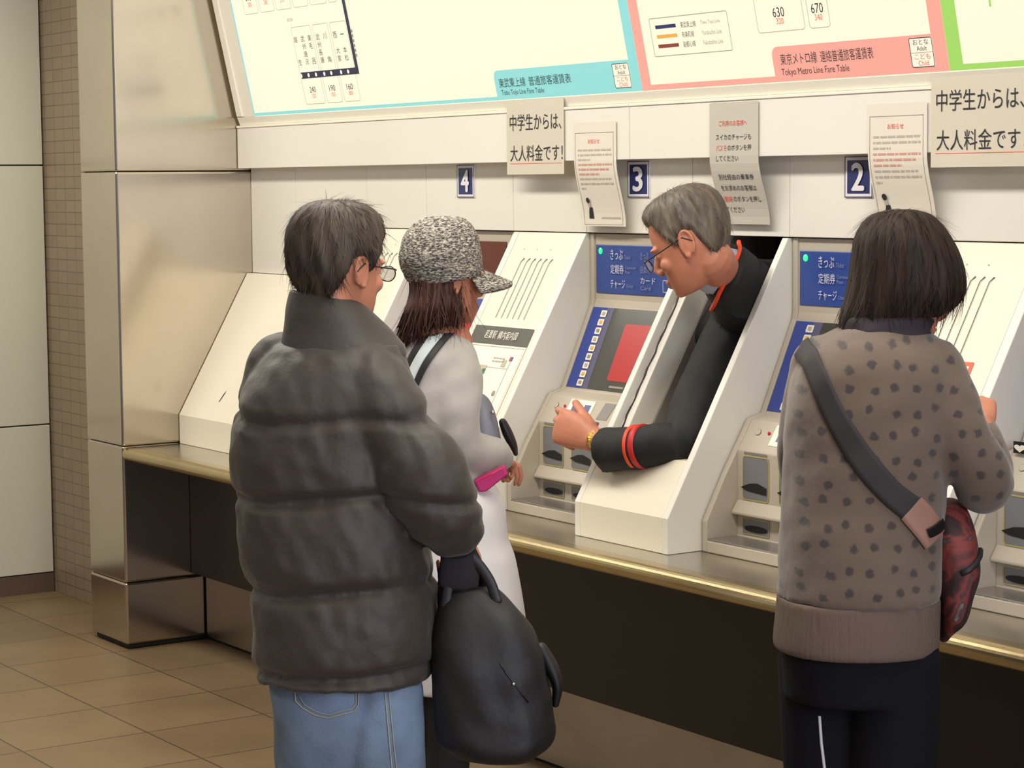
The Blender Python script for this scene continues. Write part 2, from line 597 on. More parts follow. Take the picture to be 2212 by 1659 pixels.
# ---- flat print on planes y = a + b*z
class Flat:
    def __init__(s, fy, off=(0, 0, 0), lift=0.0008, slope=0.0):
        s.fy = fy
        s.off = np.array(off, float)
        s.lift = lift
        n = np.array((0, -1.0, slope))
        s.n = n / np.linalg.norm(n)
        s.v, s.f, s.mi, s.mats = [], [], [], []

    def m(s, material):
        if material not in s.mats:
            s.mats.append(material)
        return s.mats.index(material)

    def poly(s, pts, material, layer=0):
        i = len(s.v)
        for u, z in pts:
            s.v.append(np.array((u, s.fy(z), z)) + s.n * (s.lift * (1 + layer)) - s.off)
        s.f.append(tuple(range(i, i + len(pts))))
        s.mi.append(s.m(material))

    def rect(s, b, material, layer=0):
        x0, z0, x1, z1 = b
        k = max(1, int(abs(z1 - z0) / 0.02)) if s.curved else 1
        for i in range(k):
            a = z0 + (z1 - z0) * i / k
            c = z0 + (z1 - z0) * (i + 1) / k
            s.poly([(x0, a), (x1, a), (x1, c), (x0, c)], material, layer)

    curved = False

    def outline(s, b, w, material, layer=0):
        x0, z0, x1, z1 = b
        for r in ((x0, z0, x1, z0 + w), (x0, z1 - w, x1, z1), (x0, z0, x0 + w, z1), (x1 - w, z0, x1, z1)):
            s.rect(r, material, layer)

    def round_rect(s, b, r, material, layer=0, corners=(1, 1, 1, 1)):
        s.poly(rr_pts(b, r, corners), material, layer)

    def round_outline(s, b, r, w, material, layer=0):
        o = rr_pts(b, r)
        i = rr_pts((b[0] + w, b[1] + w, b[2] - w, b[3] - w), max(r - w, 0.0005))
        n = len(o)
        for k in range(n):
            s.poly([o[k], o[(k + 1) % n], i[(k + 1) % n], i[k]], material, layer)

    def disc(s, c, rx, rz, material, layer=0, n=16):
        s.poly([(c[0] + rx * math.cos(2 * math.pi * k / n), c[1] + rz * math.sin(2 * math.pi * k / n)) for k in range(n)], material, layer)

    def text(s, string, b, material, layer=1):
        """string fitted into box b=(x0,z0,x1,z1)"""
        V, F = text_geo(string)
        if not len(V):
            return
        lo, hi = V.min(0), V.max(0)
        sp = np.maximum(hi - lo, 1e-6)
        i = len(s.v)
        for p in V:
            u = b[0] + (p[0] - lo[0]) / sp[0] * (b[2] - b[0])
            z = b[1] + (p[1] - lo[1]) / sp[1] * (b[3] - b[1])
            s.v.append(np.array((u, s.fy(z), z)) + s.n * (s.lift * (1 + layer)) - s.off)
        mi = s.m(material)
        for q in F:
            s.f.append(tuple(k + i for k in q))
            s.mi.append(mi)

    def column(s, string, b, material, layer=1):
        x0, z0, x1, z1 = b
        k = len(string)
        h = (z1 - z0) / k
        for j, ch in enumerate(string):
            if ch == ' ':
                continue
            t = z1 - j * h
            g = h * (0.1 if ch not in 'ー一' else 0.45)
            s.text(ch, (x0, t - h + g, x1, t - g), material, layer)

    def build(s, name, parent=None):
        me = bpy.data.meshes.new(name)
        me.from_pydata([tuple(p) for p in s.v], [], s.f)
        me.update()
        for p, i in zip(me.polygons, s.mi):
            p.material_index = i
        return finish(name, me, [MT[k] for k in s.mats], parent)


def rr_pts(b, r, corners=(1, 1, 1, 1)):
    """rounded rectangle; corners = bottom-left, bottom-right, top-right, top-left"""
    x0, z0, x1, z1 = b
    out = []
    for (cx, cz, a0), on in zip(((x0 + r, z0 + r, 180), (x1 - r, z0 + r, 270), (x1 - r, z1 - r, 0), (x0 + r, z1 - r, 90)), corners):
        if not on:
            out.append((x0 if a0 in (180, 90) else x1, z0 if a0 in (180, 270) else z1))
            continue
        for k in range(5):
            a = math.radians(a0 + 22.5 * k)
            out.append((cx + r * math.cos(a), cz + r * math.sin(a)))
    return out


_TXT = {}


def text_geo(string):
    if string in _TXT:
        return _TXT[string]
    c = bpy.data.curves.new('tmp', 'FONT')
    c.body = string
    c.size = 1.0
    c.resolution_u = 3
    o = bpy.data.objects.new('tmp', c)
    COL.objects.link(o)
    me = bpy.data.meshes.new_from_object(o.evaluated_get(bpy.context.evaluated_depsgraph_get()))
    V = np.array([tuple(p.co) for p in me.vertices]).reshape(-1, 3)
    F = [tuple(p.vertices) for p in me.polygons]
    bpy.data.objects.remove(o)
    bpy.data.curves.remove(c)
    bpy.data.meshes.remove(me)
    _TXT[string] = (V, F)
    return V, F


def copy_tree(o, parent=None, loc=None):
    c = o.copy()
    COL.objects.link(c)
    if parent is not None:
        c.parent = parent
    if loc is not None:
        c.location = loc
    for ch in list(o.children):
        copy_tree(ch, c)
    return c


# ================================================================ the setting
def struct(name, mb, material, **k):
    return mb.build(name, material, None, kind='structure', **k)


struct('floor', MB().box(-4, -9, -0.1, 11, 3.0, 0.0), MT['floor'])
struct('ceiling', MB().box(-4, -9, 2.95, 11, 3.0, 3.05), MT['ceil'])
wl = MB()
zs = [1.795, 0.712, 0.086]
for k in range(8):
    y1 = 0.248 - k * 1.25
    for z0, z1 in ((zs[2], zs[1] - 0.003), (zs[1] + 0.003, zs[0] - 0.003), (zs[0] + 0.003, 2.95)):
        wl.box(-1.34, y1 - 1.246, z0, -1.30, y1, z1)
wl.box(-1.42, -9, 0, -1.335, 0.25, 2.95, 1)
struct('wall_left', wl, [MT['wallwhite'], MT['seam']], bevel=0.002)
struct('baseboard_left', MB().box(-1.34, -9, 0, -1.303, 0.25, zs[2] - 0.004), MT['brownbase'])
struct('wall_side', MB().box(-1.42, 0.256, 0, -0.30, 0.32, 2.95), MT['walltile'])
cb = MB()
for z0, z1 in ((0.02, 0.2495), (0.2505, 0.7555), (0.7565, 1.7575), (1.7585, 2.95)):
    cb.box(-0.323, 0.0, z0, -0.001, 0.60, z1)
cb.box(-0.31, 0.012, 0.0, -0.012, 0.60, 2.95, 1)
struct('column', cb, [MT['steel'], MT['black']], bevel=0.009, seg=5)
wb = MB()
xs = [0.0, 0.348, 0.861, 1.25, 1.762, 2.15, 2.652, 3.058, 3.56, 3.968, 5.2]
for i, (a, b) in enumerate(zip(xs, xs[1:])):
    wb.box(a + 0.001, 0.545, 1.377 if i < 2 else 1.556, b - 0.001, 0.60, 1.90)
wb.box(0.0, 0.56, 1.56, 5.2, 0.61, 2.95)
wb.box(0.0, 0.56, 1.377, 0.861, 0.61, 1.56)
struct('wall_back', wb, MT['white'], bevel=0.0012, seg=1)
# header beam above the machines
hb = MB()
for a, b in ((0.004, 2.434), (2.4365, 5.2)):
    hb.box(a, 0.490, 1.767, b, 0.62, 1.917)
    hb.box(a, 0.486, 1.9165, b, 0.62, 1.925, 1)
struct('trim_1', hb, [MT['white'], MT['lip']], bevel=0.0015)
# staff room behind the machines, seen through the open divider
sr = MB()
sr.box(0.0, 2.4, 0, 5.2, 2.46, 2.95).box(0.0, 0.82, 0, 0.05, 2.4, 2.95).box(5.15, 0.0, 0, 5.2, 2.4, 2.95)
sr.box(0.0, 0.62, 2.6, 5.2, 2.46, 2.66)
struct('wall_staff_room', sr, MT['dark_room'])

# ================================================================ counter
ct = thing('ticket_counter', 'long stainless steel counter with dark brown front carrying the row of ticket machines', 'counter', (2.6, 0.3, 0))
off = (2.6, 0.3, 0)
MB(off).box(0.002, 0.0505, 0.722, 5.15, 0.80, 0.752).build('countertop', MT['steelc'], ct)
n = 12
ed = [(0.022 + 0.024 * math.cos(math.radians(90 + 180 * k / n)), 0.728 + 0.024 * math.sin(math.radians(90 + 180 * k / n))) for k in range(n + 1)]
MB(off).prism_x(ed + [(0.05, 0.704), (0.05, 0.752)], 0.002, 5.15).build('counter_edge', MT['steele'], ct, smooth=False)
MB(off).box(0.002, 0.265, 0.262, 5.15, 0.80, 0.7225).build('front_panel', MT['darkpanel'], ct)
MB(off).box(0.012, 0.320, 0.016, 5.15, 0.80, 0.2625).build('plinth', MT['kick'], ct)
MB(off).box(0.002, 0.335, 0.0, 5.15, 0.80, 0.0165).build('plinth_shadow_gap', MT['black'], ct)  # black strip painted in for the shadow gap under the plinth

# ================================================================ ticket machines
MX = [1.25, 2.15, 3.055, 3.965]           # left edges: machines 4, 3, 2, 1
MW = [0.510, 0.492, 0.495, 0.495]


def make_machine(x0, w, label, led=False):
    t = thing('ticket_machine', label, 'ticket machine', (x0, 0.25, 0.752), 'ticket machines along the counter')
    O = (x0, 0.25, 0.752)
    a, b = x0 + 0.004, x0 + w - 0.004
    prof = [(0.80, 0.7525), (0.25, 0.7525), (0.25, 0.783), (0.352, 0.787), (0.352, 1.01), (0.400, 1.085), (0.447, 1.098), (0.554, 1.34), (0.560, 1.36), (0.560, 1.553), (0.80, 1.553)]
    MB(O).prism_x(prof, a + 0.018, b - 0.018).build('housing', MT['grey'], t, bevel=0.003)
    fl = [(0.80, 0.7525), (0.2505, 0.7525), (0.2505, 0.832), (0.312, 0.946), (0.399, 1.087), (0.446, 1.0995), (0.552, 1.341), (0.555, 1.36), (0.555, 1.5535), (0.80, 1.5535)]
    for p, q in ((a, a + 0.0185), (b - 0.0185, b)):
        MB(O).prism_x(fl, p, q).build('side_flange', MT['grey'], t, bevel=0.003)
    MB(O).box(a + 0.02, 0.2515, 0.7835, b - 0.02, 0.350, 0.7875).build('coin_tray', MT['tray'], t, bevel=0.0015)
    # guide sign at the top
    s = Flat(lambda z: 0.560, O, 0.0006)
    MB(O).box(x0 + 0.030, 0.557, 1.378, x0 + 0.455, 0.561, 1.521).build('sign_panel', MT['mred' if led else 'mblue'], t, bevel=0.002)
    s.lift = 0.0036
    if led:
        for q in range(3):
            s.rect((x0 + 0.06 + 0.105 * q, 1.390, x0 + 0.155 + 0.105 * q, 1.410), 'led_red')
        s.build('led_display', t)
        s = Flat(lambda z: 0.560, O, 0.0036)
    if not led:
        s.text('きっぷ', (x0 + 0.108, 1.478, x0 + 0.168, 1.508), 'textpale')
        s.text('Ticket', (x0 + 0.175, 1.480, x0 + 0.205, 1.492), 'textdim')
        s.text('定期券', (x0 + 0.108, 1.437, x0 + 0.172, 1.464), 'textpale')
        s.text('Commuter', (x0 + 0.178, 1.452, x0 + 0.232, 1.461), 'textdim')
        s.text('Pass', (x0 + 0.178, 1.439, x0 + 0.202, 1.448), 'textdim')
        s.text('チャージ', (x0 + 0.108, 1.394, x0 + 0.178, 1.420), 'textpale')
        s.text('Charge', (x0 + 0.184, 1.396, x0 + 0.218, 1.408), 'textdim')
        s.text('回数券', (x0 + 0.252, 1.442, x0 + 0.300, 1.462), 'textdim')
        s.text('きっぷ', (x0 + 0.252, 1.482, x0 + 0.290, 1.503), 'textdim')
        s.text('カード', (x0 + 0.252, 1.412, x0 + 0.322, 1.430), 'textpale')
        s.text('Card', (x0 + 0.252, 1.394, x0 + 0.300, 1.405), 'textdim')
        s.outline((x0 + 0.352, 1.390, x0 + 0.420, 1.425), 0.002, 'textpale')
        s.build('lettering', t)
    MB(O).add(*ellipsoid_geo((x0 + 0.054, 0.5565, 1.502), (0.0085, 0.004, 0.0095))).build('indicator_lamp', MT['ledgreen'], t, smooth=True)
    # touch screen panel
    b_ = (0.554 - 0.447) / (1.34 - 1.098)
    fy = lambda z: 0.447 + (z - 1.098) * b_
    sc = Flat(fy, O, 0.0012, b_)
    sc.poly([(x0 + 0.130, 1.106), (x0 + 0.432, 1.106), (x0 + 0.432, 1.336), (x0 + 0.130, 1.336)], 'mblue2' if led else 'screen')
    sc.round_rect((x0 + 0.210, 1.134, x0 + 0.398, 1.294), 0.008, 'screenred', 1)
    sc.rect((x0 + 0.232, 1.115, x0 + 0.300, 1.121), 'inkgrey', 1)
    sc.build('touch_screen', t)
    st = Flat(fy, O, 0.0016, b_)
    st.rect((x0 + 0.026, 1.106, x0 + 0.096, 1.336), 'mblue2')
    st.rect((x0 + 0.096, 1.106, x0 + 0.130, 1.336), 'mviolet')
    for k in range(9):
        z = 1.318 - k * 0.0247
        st.round_rect((x0 + 0.075, z - 0.0095, x0 + 0.103, z + 0.0095), 0.003, 'sticker', 1)
        st.rect((x0 + 0.083, z - 0.004, x0 + 0.096, z + 0.005), ('inkfaint', 'inkgrey', 'orange')[(k * 2) % 3], 2)
    st.build('guide_strip', t)
    st = Flat(fy, O, 0.0016, b_)
    st.rect((x0 + 0.432, 1.106, x0 + 0.470, 1.336), 'mblue2')
    st.build('edge_strip', t)
    # button shelf
    c_ = (0.400 - 0.352) / (1.085 - 1.01)
    fb = lambda z: 0.352 + (z - 1.01) * c_
    bt = Flat(fb, O, 0.0010, c_)
    bt.rect((x0 + 0.130, 1.030, x0 + 0.250, 1.080), 'sticker')
    bt.rect((x0 + 0.152, 1.041, x0 + 0.190, 1.068), 'mblue', 1)
    bt.rect((x0 + 0.208, 1.043, x0 + 0.236, 1.068), 'mblue', 1)
    bt.poly([(x0 + 0.285, 1.035), (x0 + 0.335, 1.035), (x0 + 0.345, 1.080), (x0 + 0.295, 1.080)], 'greyd')
    bt.poly([(x0 + 0.355, 1.035), (x0 + 0.405, 1.035), (x0 + 0.415, 1.080), (x0 + 0.365, 1.080)], 'greyd')
    bt.round_rect((x0 + 0.255, 1.014, x0 + 0.310, 1.028), 0.006, 'slotblack')
    bt.disc((x0 + 0.072, 1.058), 0.011, 0.008, 'greyd')
    bt.disc((x0 + 0.072, 1.058), 0.0095, 0.0068, 'grey', 1)
    bt.build('button_panel', t)
    MB(O).add(*ellipsoid_geo((x0 + 0.115, fb(1.058) - 0.001, 1.058), (0.006, 0.0025, 0.006))).build('call_button', MT['lampred'], t, smooth=True)
    # coin and ticket slots
    for sx in (0.046, 0.188, 0.330):
        e = 0.104
        u = Flat(lambda z: 0.352, O, 0.0008)
        u.round_rect((x0 + sx, 0.884, x0 + sx + e, 1.000), 0.012, 'slotgrey')
        u.round_outline((x0 + sx, 0.884, x0 + sx + e, 1.000), 0.012, 0.003, 'yellow', 1)
        u.poly([(x0 + sx - 0.006, 0.916), (x0 + sx + 0.02, 0.908), (x0 + sx + 0.095, 0.903), (x0 + sx + 0.096, 0.921), (x0 + sx + 0.06, 0.931), (x0 + sx + 0.03, 0.928)], 'slotblack', 2)
        u.round_rect((x0 + sx, 0.795, x0 + sx + e + 0.003, 0.838), 0.006, 'slotgrey')
        u.round_outline((x0 + sx, 0.795, x0 + sx + e + 0.003, 0.838), 0.006, 0.0025, 'yellow', 1)
        u.disc((x0 + sx + 0.054, 0.8115), 0.046, 0.0085, 'slotblack', 2)
        u.rect((x0 + sx + 0.006, 1.0025, x0 + sx + 0.096, 1.0085), 'greyd')
        u.build('coin_slot', t)
    lg = MB(O).prism_x([(0.3525, 0.882), (0.332, 0.852), (0.332, 0.846), (0.3525, 0.843)], a + 0.02, b - 0.02)
    lg.build('slot_ledge', MT['grey'], t, bevel=0.0015)
    return t


m4 = make_machine(MX[0], MW[0], 'ticket machine below number 4, mostly hidden behind the person in a tweed cap', True)
m3 = make_machine(MX[1], MW[1], 'ticket machine below number 3 with a red screen, at the hand of the leaning person')
m2 = make_machine(MX[2], MW[2], 'ticket machine below number 2, half hidden by the person in the patterned brown sweatshirt')
m1 = make_machine(MX[3], MW[3], 'ticket machine cut off by the right edge, right of the divider with the orange sticker')
hs = Flat(lambda z: 0.3955, (MX[3], 0.25, 0.752), 0.0046)
hs.rect((MX[3] + 0.035, 1.088, MX[3] + 0.20, 1.115), 'slotblack')
hs.poly([(MX[3] + 0.058 + 0.017 * 0.0625 * (16 * math.sin(q) ** 3), 1.101 + 0.010 * 0.0625 * (13 * math.cos(q) - 5 * math.cos(2 * q) - 2 * math.cos(3 * q) - math.cos(4 * q))) for q in np.linspace(0, 2 * math.pi, 24, endpoint=False)], 'sticker', 1)
hs.disc((MX[3] + 0.115, 1.096), 0.014, 0.006, 'lampred', 1)
hs.build('sticker', m1)


# ================================================================ divider cabinets
SY0, SZ0, SY1, SZ1 = 0.143, 0.845, 0.545, 1.553
SB = (SY1 - SY0) / (SZ1 - SZ0)
sl = lambda z: SY0 + (z - SZ0) * SB


def box_prof(d=0.0, top=SZ1):
    return [(0.80, 0.7525), (SY0 + d, 0.7525), (SY0 + d, SZ0), (sl(top) + d, top), (0.80, top)]


def make_divider(x0, x1, label, vents=True):
    t = thing('divider_cabinet', label, 'divider', (x0, 0.25, 0.752), 'white dividers between the ticket machines')
    O = (x0, 0.25, 0.752)
    for a, b in ((x0, x0 + 0.029), (x1 - 0.029, x1)):
        MB(O).prism_x(box_prof(), a, b).build('side_panel', MT['white'], t, bevel=0.002)
    MB(O).prism_x(box_prof(0.0012), x0 + 0.0302, x1 - 0.0302).build('front_panel', MT['white2'], t, bevel=0.002)
    if vents:
        v = Flat(sl, O, 0.0009, SB)
        for k in range(6):
            x = x0 + 0.112 + 0.0302 * k
            v.poly([(x, 1.297), (x + 0.0022, 1.297), (x + 0.0022, 1.464), (x, 1.464)], 'ink')
            v.poly([(x, 1.464), (x + 0.0022, 1.4635), (x + 0.013, 1.474), (x + 0.010, 1.476)], 'ink')
        for k in range(3):
            v.disc((x0 + 0.10 + 0.07 * k, 1.502), 0.0018, 0.0018, 'inkgrey')
        v.build('vent_slots', t)
    return t


d54 = make_divider(0.861, 1.248, 'white slotted divider cabinet behind the head of the person in the dark puffer jacket')
d43 = make_divider(1.765, 2.148, 'white slotted divider cabinet carrying the station map with the dark title')
d21 = make_divider(3.558, 3.963, 'white slotted divider cabinet carrying the orange sticker, by the patterned sweatshirt')

# the opened divider with the member of staff
d32 = thing('divider_cabinet', 'white divider cabinet standing open, with a person in black uniform leaning out of it', 'divider', (2.645, 0.25, 0.752), 'white dividers between the ticket machines')
O = (2.645, 0.25, 0.752)
MB(O).prism_x(box_prof(), 2.645, 2.668).build('side_panel', MT['white'], d32, bevel=0.002)
MB(O).prism_x(box_prof(), 3.030, 3.053).build('side_panel', MT['white'], d32, bevel=0.002)
# inner frame left: set back, with the hinge lying in the groove
zt = 0.985
inn = [(0.80, zt), (sl(zt) + 0.028, zt), (sl(1.552) + 0.028, 1.552), (0.80, 1.552)]
MB(O).prism_x(inn, 2.6683, 2.703).build('door_frame', MT['white'], d32, bevel=0.002)
inn2 = [(0.80, zt), (sl(zt) + 0.105, zt), (sl(1.552) + 0.105, 1.552), (0.80, 1.552)]
MB(O).prism_x(inn2, 2.7032, 2.711).build('door_seal', MT['greyd'], d32, bevel=0.001)
hz = MB(O)
pts = []
for k in range(25):
    z = 1.03 + (1.53 - 1.03) * k / 24
    pts.append((2.6775 + 0.0022 * math.sin(k * 2.1), sl(z) + 0.0265, z))
hz.tube(pts, 0.0022, 6)
pts2 = [(p[0] + 0.0035 * math.cos(i * 1.3), p[1] - 0.0005, p[2]) for i, p in enumerate(pts)]
hz.tube(pts2, 0.0014, 6)
hz.build('hinge', MT['frameblack'], d32, smooth=True)
low = [(0.80, 0.7525), (SY0 + 0.0008, 0.7525), (SY0 + 0.0008, SZ0), (sl(zt) + 0.0008, zt), (0.80, zt)]
MB(O).prism_x(low, 2.6683, 3.0298).build('lower_panel', MT['white2'], d32, bevel=0.002)

# low end cabinet at the left
lc = thing('end_cabinet', 'plain cream sloped end cabinet against the steel column', 'cabinet', (0.1, 0.3, 0.752))
O = (0.1, 0.3, 0.752)
for a, b, dd in ((0.003, 0.3885, 0.0), (0.3895, 0.860, 0.0004)):
    MB(O).prism_x([(0.80, 0.7525), (0.228 + dd, 0.7525), (0.228 + dd, 0.86), (0.52 + dd, 1.375), (0.80, 1.375)], a, b).build('front_panel', MT['white2'], lc, bevel=0.002)
lb = (0.52 - 0.228) / (1.375 - 0.86)
k = Flat(lambda z: 0.228 + (z - 0.86) * lb, O, 0.0012, lb)
k.poly([(0.262, 0.925), (0.266, 0.923), (0.276, 0.945), (0.272, 0.953)], 'ink')
k.poly([(0.270, 0.948), (0.276, 0.946), (0.281, 0.962), (0.278, 0.963)], 'ink')
k.build('scuff_mark', lc)

# ================================================================ stuck-on sheets
mp = thing('station_map', 'station map sheet with a dark title bar on the slotted divider', 'map', (1.95, 0.35, 1.22))
O = (1.95, 0.35, 1.22)
MPY = lambda z: sl(z)
f_ = Flat(MPY, O, 0.0008, SB)
f_.rect((1.795, 0.90, 2.108, 1.220), 'sticker')
f_.build('sheet', mp)
f_ = Flat(MPY, O, 0.0014, SB)
f_.rect((1.795, 1.2205, 2.108, 1.272), 'darksign')
f_.build('title_bar', mp)
f_ = Flat(MPY, O, 0.0020, SB)
f_.text('若葉駅', (1.868, 1.235, 1.930, 1.259), 'sticker')
f_.text('構内案内図', (1.940, 1.235, 2.042, 1.259), 'sticker')
f_.rect((2.050, 1.178, 2.058, 1.190), 'lampred')
f_.rect((2.060, 1.178, 2.066, 1.190), 'mblue2')
for q in range(4):
    f_.rect((1.965 + 0.016 * q, 1.181, 1.977 + 0.016 * q, 1.185), 'inkfaint')
    f_.rect((1.965 + 0.016 * q, 1.172, 1.977 + 0.016 * q, 1.176), 'inkfaint')
f_.rect((2.020, 1.160, 2.040, 1.180), 'mapgrey')
f_.poly([(1.905, 1.085), (1.942, 1.085), (1.950, 1.160), (1.910, 1.160)], 'mapgrey')
f_.rect((1.935, 1.135, 1.951, 1.150), 'mapgreen')
f_.rect((2.060, 0.960, 2.0615, 1.180), 'inkgrey')
f_.rect((1.95, 1.155, 2.06, 1.156), 'inkfaint')
f_.disc((2.045, 1.085), 0.008, 0.008, 'inkgrey')
f_.rect((1.975, 1.062, 2.000, 1.067), 'inkfaint')
f_.poly([(2.012, 0.985), (2.043, 0.985), (2.047, 1.035), (2.020, 1.035)], 'mapgrey')
f_.outline((1.80, 0.905, 2.103, 1.215), 0.001, 'inkfaint')
f_.build('lettering', mp)

os_ = thing('sticker', 'orange sticker with a red border on the slotted divider at the right', 'sticker', (3.78, 0.35, 1.2))
O = (3.78, 0.35, 1.2)
f_ = Flat(MPY, O, 0.0008, SB)
f_.rect((3.690, 1.120, 3.876, 1.284), 'redsign')
f_.build('border', os_)
f_ = Flat(MPY, O, 0.0014, SB)
f_.rect((3.700, 1.130, 3.866, 1.274), 'sticker')
f_.rect((3.703, 1.133, 3.863, 1.271), 'orangesign', 1)
f_.build('face', os_)

# ---- number signs on the wall
for num, xc, dsc in (('4', 1.497, 'square blue number sign with a white 4'), ('3', 2.410, 'square blue number sign with a white 3'), ('2', 3.325, 'square blue number sign with a white 2')):
    t = thing('number_sign', dsc + ' on the wall above the machines', 'sign', (xc, 0.545, 1.71), 'number signs above the ticket machines')
    O = (xc, 0.545, 1.71)
    MB(O).box(xc - 0.051, 0.541, 1.659, xc + 0.051, 0.5452, 1.763).build('plate', MT['signwhite'], t, bevel=0.0008)
    q = Flat(lambda z: 0.541, O, 0.0006)
    q.outline((xc - 0.0505, 1.6595, xc + 0.0505, 1.7625), 0.0022, 'signblue')
    q.rect((xc - 0.041, 1.669, xc + 0.041, 1.753), 'signblue')
    q.build('blue_field', t)
    q = Flat(lambda z: 0.541, O, 0.0014)
    q.text(num, (xc - 0.021, 1.678, xc + 0.021, 1.745), 'signwhite')
    V, F = text_geo(num)
    for dx, dz in ((0.003, 0), (-0.003, 0), (0, 0.002), (0, -0.002)):
        q.text(num, (xc - 0.021 + dx, 1.678 + dz, xc + 0.021 + dx, 1.745 + dz), 'signwhite', 1.2 + dx * 20 + dz * 20)
    q.build('numeral', t)


# ---- paper notices hanging from the header
def hang(y0, y1, zb, zk=1.77):
    def fy(z):
        if z >= zk:
            return y0
        s = min(1.0, (zk - z) / (zk - zb))
        return y0 + (y1 - y0) * (s * s * (3 - 2 * s))
    return fy


def sheet(name, label, b, fy, paper, group=None):
    x0, z0, x1, z1 = b
    O = ((x0 + x1) / 2, 0.486, (z0 + z1) / 2)
    t = thing(name, label, 'notice', O, group)
    m = MB(O)
    n = 16
    v = []
    for i in range(n + 1):
        z = z0 + (z1 - z0) * i / n
        for x in (x0, x1):
            v.append((x, fy(z), z))
        for x in (x0, x1):
            v.append((x, fy(z) - 0.0006, z))
    f = []
    for i in range(n):
        a = i * 4
        f += [(a + 2, a + 3, a + 7, a + 6), (a + 1, a, a + 4, a + 5), (a, a + 2, a + 6, a + 4), (a + 3, a + 1, a + 5, a + 7)]
    m.add(v, f)
    m.build('sheet', MT[paper], t, smooth=False)
    q = Flat(lambda z: fy(z) - 0.0006, O, 0.0006)
    q.curved = True
    return t, q


for x0, x1, z0, z1, lab in ((1.820, 2.122, 1.729, 1.952, 'paper fare notice in large black writing above the number 4 and 3 signs'),
                            (3.636, 3.945, 1.731, 1.944, 'paper fare notice in large black writing at the right edge of the photo')):
    t, q = sheet('fare_notice', lab, (x0, z0, x1, z1), lambda z: 0.4855, 'paper', 'fare notices in large writing')
    w = x1 - x0
    q.text('中学生からは、', (x0 + 0.018, z0 + 0.132, x1 - 0.012, z0 + 0.182), 'ink')
    q.text('大人料金です！', (x0 + 0.020, z0 + 0.040, x1 - 0.006, z0 + 0.088), 'ink')
    q.rect((x0 + 0.016, z0 + 0.032, x1 - 0.010, z0 + 0.0335), 'inkred')
    q.build('lettering', t)

for x0, x1, z0, z1, lab in ((2.178, 2.366, 1.580, 1.847, 'white notice with a red heading and a small bowing figure, left of number 3'),
                            (3.424, 3.610, 1.590, 1.858, 'white notice with a red heading hanging right of the number 2 sign')):
    fy = hang(0.4862, 0.520, z0)
    t, q = sheet('staff_notice', lab, (x0 - 0.006, z0 - 0.004, x1 + 0.012, z1 + 0.03), fy, 'paperw', 'white notices with red headings')
    w, h = x1 - x0, z1 - z0
    q.outline((x0, z0, x1, z1), 0.0015, 'inkgrey')
    q.text('お知らせ', (x0 + w * 0.34, z1 - h * 0.12, x0 + w * 0.64, z1 - h * 0.07), 'inkred')
    random.seed(5)
    for r in range(9):
        z = z1 - h * (0.19 + 0.052 * r)
        red = r in (3, 4, 5)
        x = x0 + w * 0.07
        end = x0 + w * (0.94, 0.95, 0.40, 0.95, 0.86, 0.60, 0.90, 0.93, 0.18)[r]
        while x < end:
            l = random.uniform(0.006, 0.03)
            q.rect((x, z - h * 0.010, min(x + l, end), z + h * 0.010), 'inkpink' if red else 'inkfaint')
            x += l + 0.004
    q.rect((x0 + w * 0.46, z0 + h * 0.065, x0 + w * 0.95, z0 + h * 0.085), 'inkfaint')
    q.build('lettering', t)
    g = Flat(lambda z: fy(z) - 0.0006, (q.off), 0.0012)
    cx, cz = x0 + w * 0.19, z0 + h * 0.09
    g.poly([(cx - 0.010, cz - 0.006), (cx + 0.013, cz - 0.006), (cx + 0.012, cz + 0.026), (cx - 0.002, cz + 0.030), (cx - 0.008, cz + 0.012)], 'ink')
    g.poly([(cx - 0.006, cz + 0.028), (cx + 0.006, cz + 0.026), (cx + 0.005, cz + 0.042), (cx - 0.007, cz + 0.042)], 'inkfaint', 1)
    g.disc((cx - 0.002, cz + 0.047), 0.0085, 0.008, 'ink', 2)
    g.build('bowing_figure', t)

x0, x1, z0, z1 = 2.800, 3.002, 1.588, 1.912
fy = hang(0.4862, 0.527, z0)
t, q = sheet('charge_notice', 'grey paper notice with red and black lines above the leaning person', (x0, z0, x1, z1), fy, 'paperg')
w, h = x1 - x0, z1 - z0
rows = [('ご利用のお客様へ', 'inkred', 0.20, 0.78, 0.170), ('スイカのチャージも', 'ink', 0.14, 0.86, 0.285), ('してください', 'ink', 0.14, 0.60, 0.458),
        ('別社経由の乗車券', 'ink', 0.14, 0.86, 0.610), ('をお求めのお客様は', 'ink', 0.14, 0.86, 0.700), ('てください', 'ink', 0.14, 0.52, 0.880)]
for s, c, a, b, zz in rows:
    q.text(s, (x0 + w * a, z1 - h * (zz + 0.024), x0 + w * b, z1 - h * (zz - 0.024)), c)
q.text('パスモ', (x0 + w * 0.14, z1 - h * 0.395, x0 + w * 0.36, z1 - h * 0.347), 'inkred')
q.text('のボタンを押', (x0 + w * 0.38, z1 - h * 0.395, x0 + w * 0.86, z1 - h * 0.347), 'ink')
q.text('連絡', (x0 + w * 0.14, z1 - h * 0.815, x0 + w * 0.32, z1 - h * 0.767), 'inkred')
q.text('のボタンを押し', (x0 + w * 0.34, z1 - h * 0.815, x0 + w * 0.90, z1 - h * 0.767), 'ink')
q.build('lettering', t)

# ================================================================ fare boards (backlit, tilted forward)
BB = (0.394 - 0.494) / (2.386 - 1.925)
by = lambda z: 0.494 + (z - 1.925) * BB
ZB, ZT = 1.957, 2.62


